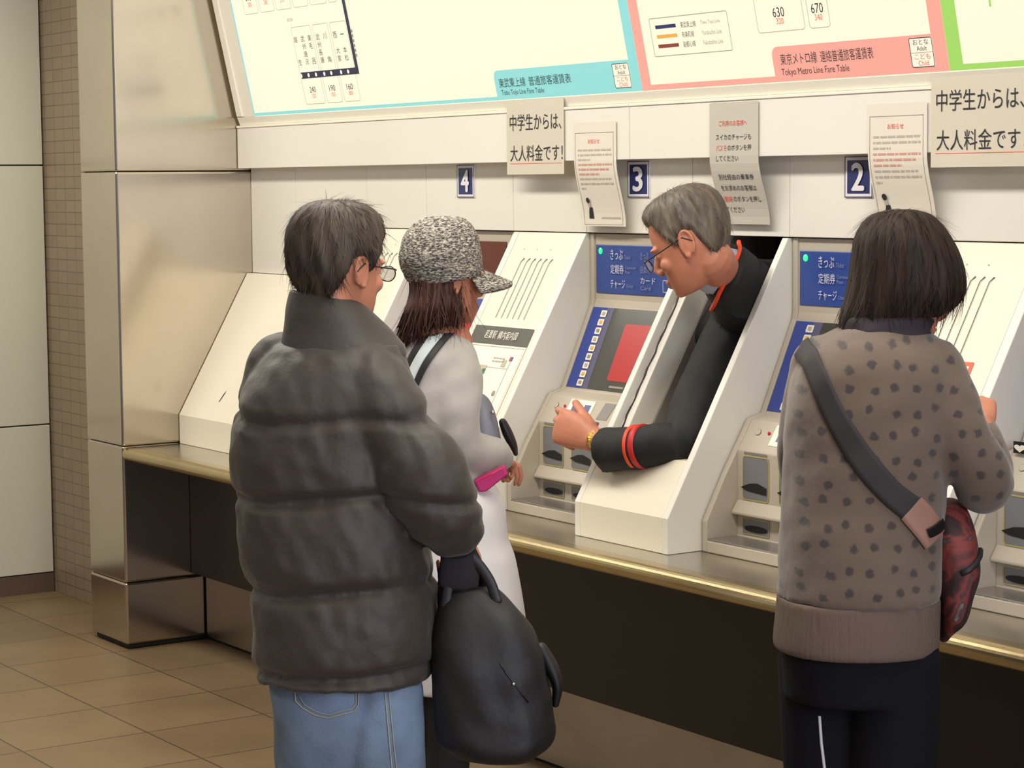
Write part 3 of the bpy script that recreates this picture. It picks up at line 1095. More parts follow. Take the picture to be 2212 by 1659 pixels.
def board(label, x0, x1, edge, left, right, bottom):
    t = thing('fare_board', label, 'fare board', ((x0 + x1) / 2, by(ZB), ZB), 'backlit fare boards above the machines')
    O = ((x0 + x1) / 2, by(ZB), ZB)
    m = MB(O)
    m.prism_x([(by(ZB), ZB), (by(ZT), ZT), (by(ZT) + 0.05, ZT), (by(ZB) + 0.05, ZB)], x0, x1)
    m.build('panel', MT['board'], t)
    q = Flat(by, O, 0.0008, BB)
    q.rect((x0, ZB, x1, ZB + bottom), edge)
    if left:
        q.rect((x0, ZB + bottom, x0 + left, ZT), edge)
    if right:
        q.rect((x1 - right, ZB + bottom, x1, ZT), edge)
    return t, q, O


def fares(q, x0, x1, z0, z1, a, b):
    q.round_outline((x0, z0, x1, z1), 0.008, 0.0016, 'inkgrey', 1)
    c = (x0 + x1) / 2
    return c


# left board
t, q, O = board('long cream fare board with a turquoise border and black route diagram', 0.150, 2.503, 'teal', 0.010, 0.042, 0.011)
q.round_rect((1.772, ZB + 0.006, 2.470, 2.046), 0.022, 'teal', 0.5, (0, 0, 0, 1))
q.build('border', t)
q = Flat(by, O, 0.0020, BB)
q.text('東武東上線', (1.798, 1.994, 1.940, 2.022), 'ink')
q.text('普通旅客運賃表', (1.958, 1.994, 2.176, 2.022), 'ink')
q.text('Tobu Tojo Line Fare Table', (1.803, 1.967, 2.030, 1.987), 'ink')
q.round_rect((2.384, 1.969, 2.462, 2.038), 0.006, 'boxwhite', 0.5)
q.round_outline((2.384, 1.969, 2.462, 2.038), 0.006, 0.002, 'ink', 1)
q.text('おとな', (2.398, 2.021, 2.450, 2.034), 'ink', 1)
q.text('Adult', (2.406, 2.007, 2.442, 2.018), 'ink', 1)
q.rect((2.386, 2.003, 2.460, 2.0042), 'inkgrey', 1)
q.text('こども', (2.398, 1.988, 2.450, 2.001), 'inkred', 1)
q.text('Child', (2.406, 1.973, 2.442, 1.985), 'inkred', 1)
q.build('lettering', t)
B_ = [(0.5575, 2.2509), (0.7056, 2.2527), (0.7261, 2.2545), (0.846, 2.2546), (0.8659, 2.2564), (0.9664, 2.256), (0.5363, 1.9922), (0.6828, 1.9982), (0.7075, 2.0021), (0.8098, 2.0062), (0.8299, 2.0086), (0.9295, 2.0126), (0.5554, 2.0832), (0.9529, 2.0856), (0.9452, 2.3182), (0.6047, 2.0411), (0.6787, 2.0429), (0.611, 2.0168), (0.5604, 2.2189), (0.5758, 2.1223)]
q = Flat(by, O, 0.0016, BB)
zb = 1.985
zt = 2.252
cols = [(0.562, 0.703, '240', '120'), (0.716, 0.824, '190', '100'), (0.836, 0.946, '160', '80')]
for a, b, p, c in cols:
    q.round_outline((a, zb, b, zt), 0.010, 0.0018, 'inkfaint')
    m_ = (a + b) / 2
    q.text(p, (m_ - 0.021, 2.025, m_ + 0.021, 2.045), 'ink')
    q.text(c, (m_ - 0.012, 2.007, m_ + 0.014, 2.021), 'inkred')
for x, s in ((0.583, '越  生'), (0.634, '武州唐沢'), (0.683, '東毛 呂'), (0.742, '武州長瀬'), (0.792, '川  角'), (0.862, '西 大家'), (0.910, '一 本松')):
    q.column(s, (x - 0.012, 2.118, x + 0.012, 2.222), 'ink')
q.text('越生線', (0.552, 2.272, 0.592, 2.284), 'inkgrey')
q.rect((0.571, zt, 0.5722, 2.268), 'inkfaint')
for j in range(6):
    q.rect((0.972, 2.130 + 0.016 * j, 0.980, 2.140 + 0.016 * j), 'inkgrey')
tops = [(0.246, 0.352, '590', '300'), (0.366, 0.474, '480', '240'), (0.488, 0.598, '420', '210'), (0.612, 0.720, '370', '190'), (0.734, 0.850, '310', '160'), (0.862, 0.918, '', ''), (0.990, 1.100, '', '')]
for a, b, p, c in tops[:6]:
    q.round_outline((a, 2.315, b, 2.60), 0.010, 0.0018, 'inkfaint')
    m_ = (a + b) / 2
    if p:
        q.text(p, (m_ - 0.021, 2.362, m_ + 0.021, 2.386), 'ink')
        q.text(c, (m_ - 0.012, 2.340, m_ + 0.014, 2.357), 'inkred')
q.build('fare_boxes', t)
q = Flat(by, O, 0.0026, BB)
q.rect((0.570, 2.074, 0.972, 2.096), 'navy')
q.rect((0.952, 2.096, 0.972, 2.60), 'navy')
for x in (0.576, 0.628, 0.681, 0.740, 0.789, 0.857, 0.905):
    q.disc((x, 2.085), 0.0072, 0.0072, 'boxwhite', 1)
q.build('route_line', t)

# middle board
t, q, O = board('cream fare board with a pink border and line colour legend', 2.5035, 3.696, 'pink', 0.042, 0.046, 0.015)
q.round_rect((3.073, ZB + 0.006, 3.660, 2.046), 0.022, 'pink', 0.5, (0, 0, 0, 1))
q.build('border', t)
q = Flat(by, O, 0.0020, BB)
q.text('東京メトロ線', (3.106, 1.999, 3.245, 2.028), 'ink')
q.text('連絡普通旅客運賃表', (3.258, 1.999, 3.450, 2.028), 'ink')
q.text('Tokyo Metro Line Fare Table', (3.104, 1.968, 3.358, 1.990), 'ink')
q.round_rect((3.577, 1.970, 3.654, 2.040), 0.006, 'boxwhite', 0.5)
q.round_outline((3.577, 1.970, 3.654, 2.040), 0.006, 0.002, 'ink', 1)
q.text('おとな', (3.590, 2.023, 3.642, 2.036), 'ink', 1)
q.text('Adult', (3.600, 2.009, 3.634, 2.020), 'ink', 1)
q.rect((3.579, 2.004, 3.652, 2.0052), 'inkgrey', 1)
q.text('こども', (3.590, 1.989, 3.642, 2.002), 'inkred', 1)
q.text('Child', (3.600, 1.974, 3.634, 1.986), 'inkred', 1)
q.build('lettering', t)
q = Flat(by, O, 0.0016, BB)
for a, b, z0, p, c in ((3.035, 3.218, 2.083, '630', '320'), (3.234, 3.312, 2.083, '670', '340')):
    q.round_outline((a, z0, b, 2.60), 0.010, 0.0018, 'inkfaint')
    m_ = (a + b) / 2
    q.text(p, (m_ - 0.022, 2.120, m_ + 0.022, 2.144), 'ink')
    q.text(c, (m_ - 0.013, 2.102, m_ + 0.015, 2.117), 'inkred')
q.build('fare_boxes', t)
q = Flat(by, O, 0.0016, BB)
q.round_outline((2.586, 2.046, 2.922, 2.150), 0.006, 0.0018, 'inkgrey')
for k, (c, jp, en, w) in enumerate((('signblue', '東武東上線', 'Tobu Tojo Line', 0.066), ('orange', '有楽町線', 'Yurakucho Line', 0.052), ('brown', '副都心線', 'Fukutoshin Line', 0.052))):
    z = 2.125 - k * 0.0258
    q.rect((2.610, z - 0.0048, 2.700, z + 0.0048), c)
    q.text(jp, (2.722, z - 0.008, 2.722 + w, z + 0.008), 'ink')
    q.text(en, (2.808, z - 0.006, 2.890, z + 0.006), 'inkgrey')
q.build('legend', t)

# right board
t, q, O = board('cream fare board with a light green border, cut off by the right edge', 3.6965, 5.10, 'green', 0.045, 0.045, 0.014)
q.build('border', t)
q = Flat(by, O, 0.0016, BB)
q.round_outline((3.842, 2.122, 3.868, 2.60), 0.010, 0.0022, 'inkred')
q.rect((3.851, 2.095, 3.857, 2.122), 'green', 1)
q.text('駅', (3.872, 2.118, 3.892, 2.134), 'ink')
q.build('fare_boxes', t)
# white frame around the boards
fr = thing('board_frame', 'white metal frame under and beside the lit fare boards', 'frame', (2.6, 0.5, 1.93))
O = (2.6, 0.5, 1.93)
MB(O).prism_x([(by(1.926) + 0.004, 1.926), (by(ZB - 0.001) - 0.002, ZB - 0.001), (by(ZB - 0.001) + 0.05, ZB - 0.001), (by(1.926) + 0.05, 1.926)], 0.012, 5.1).build('bottom_rail', MT['lip'], fr, bevel=0.002)
MB(O).prism_x([(by(ZB) - 0.006, ZB), (by(ZT) - 0.006, ZT), (by(ZT) + 0.05, ZT), (by(ZB) + 0.05, ZB)], 0.018, 0.062).build('side_rail', MT['lip'], fr, bevel=0.003)
MB(O).prism_x([(by(ZB) + 0.004, ZB), (by(ZT) + 0.004, ZT), (by(ZT) + 0.05, ZT), (by(ZB) + 0.05, ZB)], 0.063, 0.149).build('inner_rail', MT['lip'], fr, bevel=0.002)


# ================================================================ people
def frame_of(fwd, up=(0, 0, 1)):
    F = np.array(fwd, float)
    F /= np.linalg.norm(F)
    U = np.array(up, float)
    U -= F * (U @ F)
    U /= np.linalg.norm(U)
    R = np.cross(F, U)
    return np.column_stack((R, F, U))       # local x = the person's right, y = forward, z = up


HEAD = [(.112, -.008, .020, .026), (.104, -.008, .046, .056), (.087, -.009, .064, .079), (.062, -.010, .073, .092), (.030, -.010, .0765, .097),
        (.002, -.006, .0755, .093), (-.025, .002, .072, .086), (-.050, .012, .066, .076), (-.070, .020, .059, .068), (-.090, .030, .049, .057),
        (-.105, .040, .036, .046), (-.113, .046, .018, .026)]


def xf(geo, C, Mx, s=1.0):
    v, f = geo
    return [tuple(np.array(C) + Mx @ (np.array(p) * s)) for p in v], f


def skull(C, Mx, s=1.0):
    rows = spline([(0, y, z, w, d) for z, y, w, d in HEAD], 3)
    return xf(loft_geo(rows, n=36, expo=2.1, rv=(1, 0, 0), av=(0, 1, 0)), C, Mx, s)


def head_parts(C, Mx, s=1.0, ears=True):
    out = [skull(C, Mx, s)]

    def e(c, r, rot=None):
        out.append(xf(ellipsoid_geo(c, r, rot), C, Mx, s))

    def t(p, **k):
        out.append(xf(tube_geo(p, ref=(1, 0, 0), **k), C, Mx, s))
    t([(0, .080, .014, .008, .010), (0, .094, -.010, .009, .011), (0, .105, -.028, .0125, .011), (0, .098, -.038, .012, .008)])
    for sx in (-1, 1):
        e((sx * .012, .096, -.036), (.007, .010, .007))
        e((sx * .030, .078, .016), (.026, .014, .007))
        e((sx * .040, .060, -.030), (.024, .022, .020))
        e((sx * .031, .074, -.002), (.017, .012, .009))
        if ears:
            ring = []
            for k in range(13):
                a = math.radians(-60 + 300 * k / 12)
                ring.append((sx * (.080 + .004 * math.sin(a)), -.014 - .017 * math.cos(a) - .004 * math.sin(a), -.008 + .030 * math.sin(a), .0045, .0045))
            out.append(xf(tube_geo(ring, ref=(1, 0, 0), n=8, dome=1), C, Mx, s))
            e((sx * .077, -.012, -.008), (.006, .016, .028))
            e((sx * .078, -.004, -.036), (.006, .008, .009))
    e((0, .090, -.066), (.022, .009, .006))
    e((0, .088, -.077), (.019, .010, .007))
    e((0, .072, -.100), (.020, .017, .014))
    return out


def hand_parts(W, X, Zb, side, curls, s=1.0, thumb=(0.5, 0.35, 0.3)):
    """W wrist, X towards the fingers, Zb back of the hand, side +1/-1 picks the thumb's side, curls = bend per finger (three joints)"""
    X = np.array(X, float)
    X /= np.linalg.norm(X)
    Z = np.array(Zb, float)
    Z -= X * (Z @ X)
    Z /= np.linalg.norm(Z)
    Y = np.cross(Z, X) * side
    W = np.array(W, float)

    def g(p):
        return tuple(W + (X * p[0] + Y * p[1] + Z * p[2]) * s)
    out = []
    rows = [(-.02, 0, 0, .026, .019), (.01, 0, 0, .029, .019), (.04, .002, 0, .037, .018), (.07, .002, .001, .041, .016), (.088, .001, .001, .040, .013)]
    out.append(tube_geo([g(r) + (r[3] * s, r[4] * s) for r in rows], ref=Y, n=18))
    base = [(.088, .030, .002), (.093, .010, .004), (.089, -.011, .003), (.080, -.029, .000)]
    lens = [(.042, .026, .021), (.046, .030, .022), (.043, .028, .021), (.033, .021, .018)]
    rad = [.0092, .0095, .0090, .0080]
    for (b, l, r, cu, k) in zip(base, lens, rad, curls, range(4)):
        p = np.array(b)
        a = 0.0
        pts = [tuple(p - np.array((.018, 0, 0))) + (r, r), tuple(p) + (r * 1.05, r * 1.05)]
        spread = (0.05, 0.01, -0.03, -0.08)[k]
        for j in range(3):
            a += cu[j]
            d = np.array((math.cos(a), spread, -math.sin(a)))
            p = p + d * l[j]
            rr = r * (1.0 - 0.10 * (j + 1))
            pts.append(tuple(p) + (rr, rr))
        out.append(tube_geo([g(q) + (q[3] * s, q[4] * s) for q in pts], ref=Y, n=10))
    p = np.array((.022, .026, -.006))
    a = 0.0
    pts = [tuple(np.array((.005, .010, -.004))) + (.014, .013), tuple(p) + (.0145, .013)]
    for j, (l, r) in enumerate(((.040, .0115), (.032, .0105), (.025, .0085))):
        a += thumb[j]
        # opens sideways first, then bends back along the fingers and under the palm
        d = np.array((math.cos(0.75 - a * 0.6), math.sin(0.75 - a * 0.6), -0.30 - 0.35 * j))
        d /= np.linalg.norm(d)
        p = p + d * l
        pts.append(tuple(p) + (r, r))
    out.append(tube_geo([g(q) + (q[3] * s, q[4] * s) for q in pts], ref=Z, n=10))
    return out


def leg_parts(hip, knee, ankle, toe):
    out = [tube_geo([tuple(hip) + (.075, .080), tuple(np.array(hip) * .5 + np.array(knee) * .5) + (.066, .070), tuple(knee) + (.050, .052)]),
           tube_geo([tuple(knee) + (.050, .052), tuple(np.array(knee) * .65 + np.array(ankle) * .35) + (.050, .052), tuple(ankle) + (.034, .036)])]
    a, t = np.array(ankle), np.array(toe)
    out.append(tube_geo([tuple(a + (a - t) * .25 * np.array((1, 1, 0)) - np.array((0, 0, .03))) + (.032, .035), tuple((a + t) / 2 - np.array((0, 0, .012))) + (.042, .034), tuple(t) + (.036, .020)]))
    return out


def shoe(name, ankle, toe, origin, parent, material):
    a, t = np.array(ankle, float), np.array(toe, float)
    d = (t - a) * np.array((1, 1, 0))
    d /= np.linalg.norm(d)
    h = a - d * .055
    pts = [(h[0], h[1], .045, .038, .045), (a[0], a[1], .048, .044, .048), tuple(((a + t) / 2)[:2]) + (.042, .050, .042), tuple((t)[:2]) + (.030, .046, .030), tuple((t + d * .035)[:2]) + (.024, .032, .022)]
    side = np.array((-d[1], d[0], 0))
    me = fuse([tube_geo(pts, ref=side, n=20, expo=2.4), tube_geo([tuple(a[:2]) + (.05, .045, .045), tuple(a[:2]) + (.10, .040, .040)], ref=side)], .008, 3)
    finish(name, shift(me, origin), material, parent, smooth=True)


def hair_shell(C, Mx, s, tfun, n=110, m=70, seed=0, clump=0.0022):
    """closed cap of hair: the head's own surface pushed out where hair grows and tucked inside where it does not"""
    v, f = skull((0, 0, 0), np.eye(3), s)
    bvh = BVHTree.FromPolygons([Vector(p) for p in v], f)
    rnd = random.Random(seed)
    ph = [rnd.uniform(0, 6.28) for _ in range(8)]
    V, F = [], []
    for i in range(m + 1):
        a = math.pi * i / m
        for k in range(n):
            b = 2 * math.pi * k / n
            d = Vector((math.sin(a) * math.cos(b), math.sin(a) * math.sin(b), math.cos(a)))
            hit = bvh.ray_cast(d * 0.5, -d)
            p = hit[0] if hit[0] is not None else d * 0.1
            t = tfun(p / s) * s
            if t > 0:
                w = (math.sin(17 * b + 3 * math.sin(2 * a) + ph[0]) + math.sin(31 * b + 5 * a + ph[1]) * .7 + math.sin(47 * b - 4 * a + ph[2]) * .5) * math.sin(a)
                t += clump * s * w * min(1, t / (.012 * s))
            q = p + d * t
            V.append(tuple(np.array(C) + Mx @ np.array(q)))
    for i in range(m):
        for k in range(n):
            F.append((i * n + k, (i + 1) * n + k, (i + 1) * n + (k + 1) % n, i * n + (k + 1) % n))
    return V, F


def strands(me, count, length, width, flow, seed=1, lift=0.3, region=None, bend=0.0):
    """thin ribbons of hair growing out of a mesh surface (world coordinates); returns geometry"""
    rnd = random.Random(seed)
    polys = me.polygons
    V, F = [], []
    tries = 0
    while len(F) < count * 3 and tries < count * 8:
        tries += 1
        p = polys[rnd.randrange(len(polys))]
        c = np.array(p.center)
        nrm = np.array(p.normal)
        if region is not None and not region(c, nrm):
            continue
        d = np.array(flow(c, nrm), float)
        d -= nrm * (d @ nrm)
        if np.linalg.norm(d) < 1e-4:
            continue
        d /= np.linalg.norm(d)
        d += np.array([rnd.gauss(0, .18) for _ in range(3)])
        d /= np.linalg.norm(d)
        side = np.cross(d, nrm)
        L = length * rnd.uniform(.5, 1.3)
        up = lift * rnd.random() ** 2
        i = len(V)
        for j in range(4):
            t = j / 3
            q = c - nrm * .003 + d * L * t + nrm * (L * up * t + .002 - L * bend * t * t)
            w = width * (1 - t * .85)
            V.append(tuple(q - side * w))
            V.append(tuple(q + side * w))
        for j in range(3):
            F.append((i + 2 * j, i + 2 * j + 1, i + 2 * j + 3, i + 2 * j + 2))
    return V, F


def hair_object(name, geos, origin, parent, material, fz=None):
    """joins shell meshes and ribbons into one hair mesh"""
    V, F = [], []
    for v, f in geos:
        n = len(V)
        V += list(v)
        F += [tuple(i + n for i in q) for q in f]
    me = bpy.data.meshes.new(name)
    me.from_pydata(V, [], F)
    me.update()
    finish(name, shift(me, origin), material, parent, smooth=True)


def mesh_geo(me):
    return [tuple(v.co) for v in me.vertices], [tuple(p.vertices) for p in me.polygons]


def temp_mesh(geo):
    me = bpy.data.meshes.new('tmp')
    me.from_pydata(geo[0], [], geo[1])
    me.update()
    return me


def eyes(C, Mx, s, origin, parent):
    for sx in (-1, 1):
        m = MB(origin)
        m.add(*xf(ellipsoid_geo((sx * .031, .0775, -.002), (.0115, .0105, .0068)), C, Mx, s))
        m.add(*xf(ellipsoid_geo((sx * .031, .0845, -.002), (.0050, .0042, .0052)), C, Mx, s), 1)
        m.build('eye', [MT['sticker'], MT['black']], parent, smooth=True)


def glasses(C, Mx, s, origin, parent, material, zl=-.006, drop=0.0):
    m = MB(origin)
    for sx in (-1, 1):
        pts = []
        for k in range(21):
            a = 2 * math.pi * k / 20
            pts.append(tuple(np.array(C) + Mx @ (np.array((sx * .034 + .024 * math.cos(a), .112 - .004 * abs(math.cos(a)), zl + .016 * math.sin(a))) * s)))
        m.tube(pts, .0013, 6)
        arm = [(sx * .058, .110, zl + .008), (sx * .076, .085, zl + .009), (sx * .0815, .030, zl + .010 + drop), (sx * .083, -.010, zl + .014 + drop), (sx * .082, -.030, zl - .004 + drop)]
        m.tube([tuple(np.array(C) + Mx @ (np.array(p) * s)) for p in arm], .0018, 6)
    m.tube([tuple(np.array(C) + Mx @ (np.array(p) * s)) for p in ((-.010, .112, zl), (0, .116, zl + .004), (.010, .112, zl))], .0013, 6)
    o = m.build('glasses', material, parent, smooth=True)
    l = MB(origin)
    for sx in (-1, 1):
        l.add(*xf(ellipsoid_geo((sx * .034, .1105, zl), (.0235, .0012, .0155)), C, Mx, s))
    l.build('lens', MT['lens'], o, smooth=True)


def short_hair(top=.020, side=.012, zfront=.070):
    def t(p):
        x, y, z = p
        if y > .055:
            zh = zfront
        elif y > .028:
            zh = .020 + (zfront - .020) * (y - .028) / .027
        elif y > .006:
            zh = -.012 + .032 * (y - .006) / .022
        elif y > -.036:
            zh = .016
        else:
            zh = max(-.098, .016 - (-.036 - y) * 4.8)
        k = max(-1.0, min(1.0, (z - zh) / .014))
        if k <= 0:
            return .012 * k
        full = side + (top - side) * max(0, min(1, (z - .03) / .07))
        return full * k ** .6
    return t


def quilt(z0, zs, depth, sharp=0.35):
    """inward groove profile at the stitched seams"""
    def fn(z):
        d = 0
        for q in zs:
            u = abs(z - q) / 0.045
            if u < 1:
                d = max(d, (1 - u) ** 1.6)
        return -depth * d
    return fn


# ---------------------------------------------------------------- person in the dark puffer jacket
O = (3.457, -1.035, 0.0)
man = thing('person', 'person with grey-black hair in a dark padded jacket and blue jeans, seen from behind', 'person', O)
C = np.array((3.3898, -0.995, 1.5284))
Mx = frame_of((-0.26, 0.96, -0.10))
S = 1.02
T = [(3.4088, -0.986, 1.4083, 0.0612, 0.06), (3.4088, -0.9954, 1.3498, 0.1028, 0.085), (3.4081, -1.0075, 1.2816, 0.142, 0.11), (3.4081, -1.0263, 1.1647, 0.1567, 0.115), (3.4183, -1.0347, 1.0185, 0.1567, 0.11), (3.4395, -1.0268, 0.872, 0.1567, 0.12), (3.4538, -1.0291, 0.7257, 0.1542, 0.125), (3.4606, -1.0315, 0.6476, 0.1469, 0.11)]
ARM = [(3.4589, -0.963, 1.312, 0.06, 0.06), (3.5509, -0.9518, 1.2015, 0.05, 0.05), (3.6257, -0.9295, 1.096, 0.045, 0.045), (3.6401, -0.8987, 1.042, 0.04, 0.04), (3.6162, -0.8548, 0.9769, 0.034, 0.03)]
ARML = [(3.2847, -1.0792, 1.307, 0.055, 0.055), (3.2192, -1.0757, 1.1511, 0.05, 0.05), (3.175, -1.0381, 1.0108, 0.045, 0.045), (3.1166, -0.9024, 0.9396, 0.034, 0.034)]
HIPR = np.array((3.539, -0.987, 0.6463))
HIPL = np.array((3.3818, -1.0798, 0.6295))
KR = np.array((3.6034, -1.022, 0.2814))
KL = np.array((3.4379, -1.0931, 0.2519))
AR, AL = np.array((KR[0] - .01, KR[1] - .02, .09)), np.array((KL[0] - .01, KL[1] - .02, .09))
toe = np.array((-.01, .13, -.055))
wr = np.array(ARM[-1][:3])
parts = head_parts(C, Mx, S)
parts.append(tube_geo([tuple(C + Mx @ np.array((0, -.022, -.05))) + (.056, .058), tuple(C + Mx @ np.array((0, -.035, -.11))) + (.056, .058), (3.3859, -0.9899, 1.3729) + (.075, .07)]))
parts.append(loft_geo(spline(T, 3), n=28))
parts += [tube_geo(spline(ARM, 3)), tube_geo(spline(ARML, 3))]
parts += hand_parts(wr, (0.02, 0.05, -1), (0.9, -0.4, 0), 1, [(1.0, 1.3, .8)] * 4)
wl_ = np.array(ARML[-1][:3])
parts += hand_parts(wl_, (0.5, 0.8, -.1), (0, 0, 1), 1, [(.6, .8, .4)] * 4)
parts += leg_parts(HIPR, KR, AR, AR + toe) + leg_parts(HIPL, KL, AL, AL + toe)
finish('body', shift(fuse(parts, .0045, 3), O), MT['skin'], man, smooth=True)
eyes(C, Mx, S, O, man)
g = hair_shell(C, Mx, S, short_hair(.026, .020), seed=3)
tm = temp_mesh(g)
hub = C + Mx @ np.array((0, -.05, .12))
hf = short_hair(.026, .020)
st = strands(tm, 2600, .040, .0009, lambda c, n: (c - hub) + np.array((0, 0, -.08)), seed=4, lift=.30, bend=.25, region=lambda c, n: hf((Mx.T @ (c - C - n * .02)) / S) > .013)
hair_object('hair', [g, st], O, man, MT['hair1'])
glasses(C, Mx, S, O, man, MT['frameblack'])

# jacket
jr = [(3.4027, -1.0017, 1.3675, 0.1273, 0.105), (3.3988, -1.0099, 1.3519, 0.1381, 0.125), (3.3961, -1.019, 1.3208, 0.1586, 0.148), (3.3953, -1.0266, 1.2818, 0.1807, 0.162), (3.3968, -1.0322, 1.2331, 0.1958, 0.17), (3.398, -1.0382, 1.1844, 0.1998, 0.178), (3.3998, -1.0441, 1.1308, 0.2002, 0.18), (3.405, -1.0452, 1.0771, 0.1949, 0.178), (3.4084, -1.0435, 1.0556, 0.1895, 0.17), (3.4113, -1.0428, 1.0332, 0.1919, 0.178), (3.4194, -1.0394, 0.9795, 0.1968, 0.182), (3.4282, -1.0358, 0.9209, 0.2002, 0.182), (3.4372, -1.0287, 0.8818, 0.1997, 0.174), (3.4409, -1.0254, 0.8681, 0.1978, 0.168), (3.4431, -1.0254, 0.8476, 0.1983, 0.174), (3.4485, -1.026, 0.794, 0.1963, 0.182), (3.4531, -1.0285, 0.7354, 0.1944, 0.182), (3.4552, -1.0302, 0.7062, 0.1914, 0.176), (3.456, -1.0315, 0.6906, 0.187, 0.168), (3.4549, -1.0356, 0.675, 0.1831, 0.172), (3.4545, -1.0378, 0.6653, 0.1772, 0.166)]
rows = spline(jr, 4)
hem = rows[-1][2]
fixed = []
for r in rows:
    fixed.append(r)
zq = [1.2213, 1.0565, 0.8693, 0.6957]


def wob(i, q, z):
    return 1 + 0.006 * math.sin(9 * q + z * 40) + 0.005 * math.sin(23 * q + z * 65)


body_j = loft_geo(fixed, n=64, expo=2.35, wob=wob)
sl_r = [(3.4457, -0.9836, 1.3064, 0.082, 0.095), (3.5005, -0.9815, 1.2595, 0.09, 0.1), (3.5518, -0.968, 1.2046, 0.09, 0.098), (3.5767, -0.9544, 1.1701, 0.084, 0.092), (3.6143, -0.941, 1.1294, 0.094, 0.096), (3.6394, -0.9292, 1.0831, 0.092, 0.092), (3.6482, -0.9126, 1.049, 0.08, 0.084), (3.6435, -0.8965, 1.0249, 0.08, 0.082), (3.6386, -0.8735, 0.9892, 0.066, 0.06)]
sl_l = [(3.2946, -1.0822, 1.3078, 0.08, 0.085), (3.2451, -1.0827, 1.2042, 0.084, 0.084), (3.1994, -1.0777, 1.0986, 0.08, 0.08), (3.1669, -1.0341, 0.9992, 0.078, 0.078), (3.1257, -0.9075, 0.9359, 0.055, 0.055)]
me = fuse([body_j, tube_geo(spline(sl_r, 4), n=28), tube_geo(spline(sl_l, 4), n=28)], .0075, 5)


def puff(co):
    """stitched quilting lines and gathers of the padded jacket"""
    z = co[:, 2]
    out = np.zeros(len(co))
    near = np.zeros(len(co))
    zz = z + 0.010 * wavenoise(co, 2.2, 5)
    for q in zq:
        u = np.abs(zz - q)
        out -= 0.013 * np.clip(1 - u / 0.024, 0, 1) ** 1.5
        near = np.maximum(near, np.clip(1 - u / 0.075, 0, 1))
    out += 0.0030 * wavenoise(co, 3.5, 1)
    out += 0.0045 * near * wavenoise(co, 10.0, 2, stretch=(1, 1, .35))
    out += 0.0012 * wavenoise(co, 20.0, 3)
    return out


displace(me, puff)
jk = finish('jacket', shift(me, O), MT['puffer'], man, smooth=True)
# armhole seam, hem band and stand-up collar
col = [(3.3711, -1.0122, 1.4823, 0.0795, 0.084), (3.3796, -1.0059, 1.4431, 0.1006, 0.094), (3.3903, -0.9964, 1.4029, 0.1197, 0.104), (3.3968, -0.9915, 1.3735, 0.1315, 0.115), (3.3985, -0.9942, 1.3413, 0.1364, 0.125)]
cr = spline(col, 4)
vo, fo = loft_geo(cr, n=60, expo=2.2, cap=False)
vi, fi = loft_geo([(r[0], r[1], r[2], r[3] - .012, r[4] - .012) for r in cr], n=60, expo=2.2, cap=False)


def collar_geo(rows, n=60, thick=.012):
    rows = list(rows)
    if rows[0][2] < rows[-1][2]:
        rows = rows[::-1]
    v, f = [], []
    m = len(rows)
    for off in (0, thick):
        for r in rows:
            for k in range(n):
                q = 2 * math.pi * k / n
                # the opening of the collar drops at the front (person faces away to the right)
                drop = 0.0
                v.append(tuple(np.array(r[:3]) + RV * (r[3] - off) * math.cos(q) + AV * (r[4] - off) * math.sin(q)))
    for i in range(m - 1):
        for k in range(n):
            a, b = i * n + k, i * n + (k + 1) % n
            c, d = a + n, b + n
            f.append((a, c, d, b))
            o = m * n
            f.append((o + a, o + b, o + d, o + c))
    for k in range(n):
        a, b = k, (k + 1) % n
        o = m * n
        f.append((a, b, o + b, o + a))
        e = (m - 1) * n
        f.append((e + a, o + e + a, o + e + b, e + b))
    return v, f


cm = fuse([collar_geo(cr, thick=.016)], .006, 3)


def collar_tilt(co, lo, hi, fwd, amount):
    """pull the top edge down towards the throat"""
    t = np.clip((co[:, 2] - lo) / (hi - lo), 0, 1)
    s = co[:, :2] @ np.array(fwd[:2])
    s = (s - s.min()) / (s.max() - s.min())
    co[:, 2] -= amount * t * s ** 1.6
    return co


co = np.array([tuple(v.co) for v in cm.vertices])
co = collar_tilt(co, cr[-1][2], cr[0][2], (0.10, 1.0), .060)
cm.vertices.foreach_set('co', co.ravel())
cm.update()
displace(cm, lambda c: 0.002 * wavenoise(c, 9, 7))
finish('collar', shift(cm, O), MT['puffer'], jk, smooth=True)
cuff = [(3.6374, -0.8749, 0.9912, 0.052, 0.046), (3.6378, -0.8686, 0.9712, 0.046, 0.04), (3.6355, -0.865, 0.9589, 0.044, 0.038)]
finish('cuff', shift(temp_mesh(tube_geo(cuff)), O), MT['knit'], jk, smooth=True)
gl = fuse(hand_parts(np.array((3.6352, -0.8648, 0.9627)), (0.01, 0.03, -1), (0.85, -0.5, 0), 1, [(1.0, 1.35, .9), (1.0, 1.4, .9), (1.05, 1.4, .9), (1.1, 1.4, .9)], 1.06), .004, 3)
finish('glove', shift(gl, O), MT['glove'], man, smooth=True)

# jeans
jl = [(3.4361, -1.024, 0.6971, 0.1588, 0.15), (3.4399, -1.0271, 0.6432, 0.1578, 0.15), (3.449, -1.0263, 0.5648, 0.1524, 0.145), (3.4591, -1.0238, 0.4864, 0.1509, 0.13)]


def jean_leg(hip, knee, ank):
    return tube_geo(spline([tuple(hip) + (.082, .095), tuple(hip * .6 + knee * .4) + (.083, .092), tuple(knee) + (.074, .078), tuple(knee * .4 + ank * .6) + (.070, .074), tuple(ank) + (.066, .070)], 3), n=28)


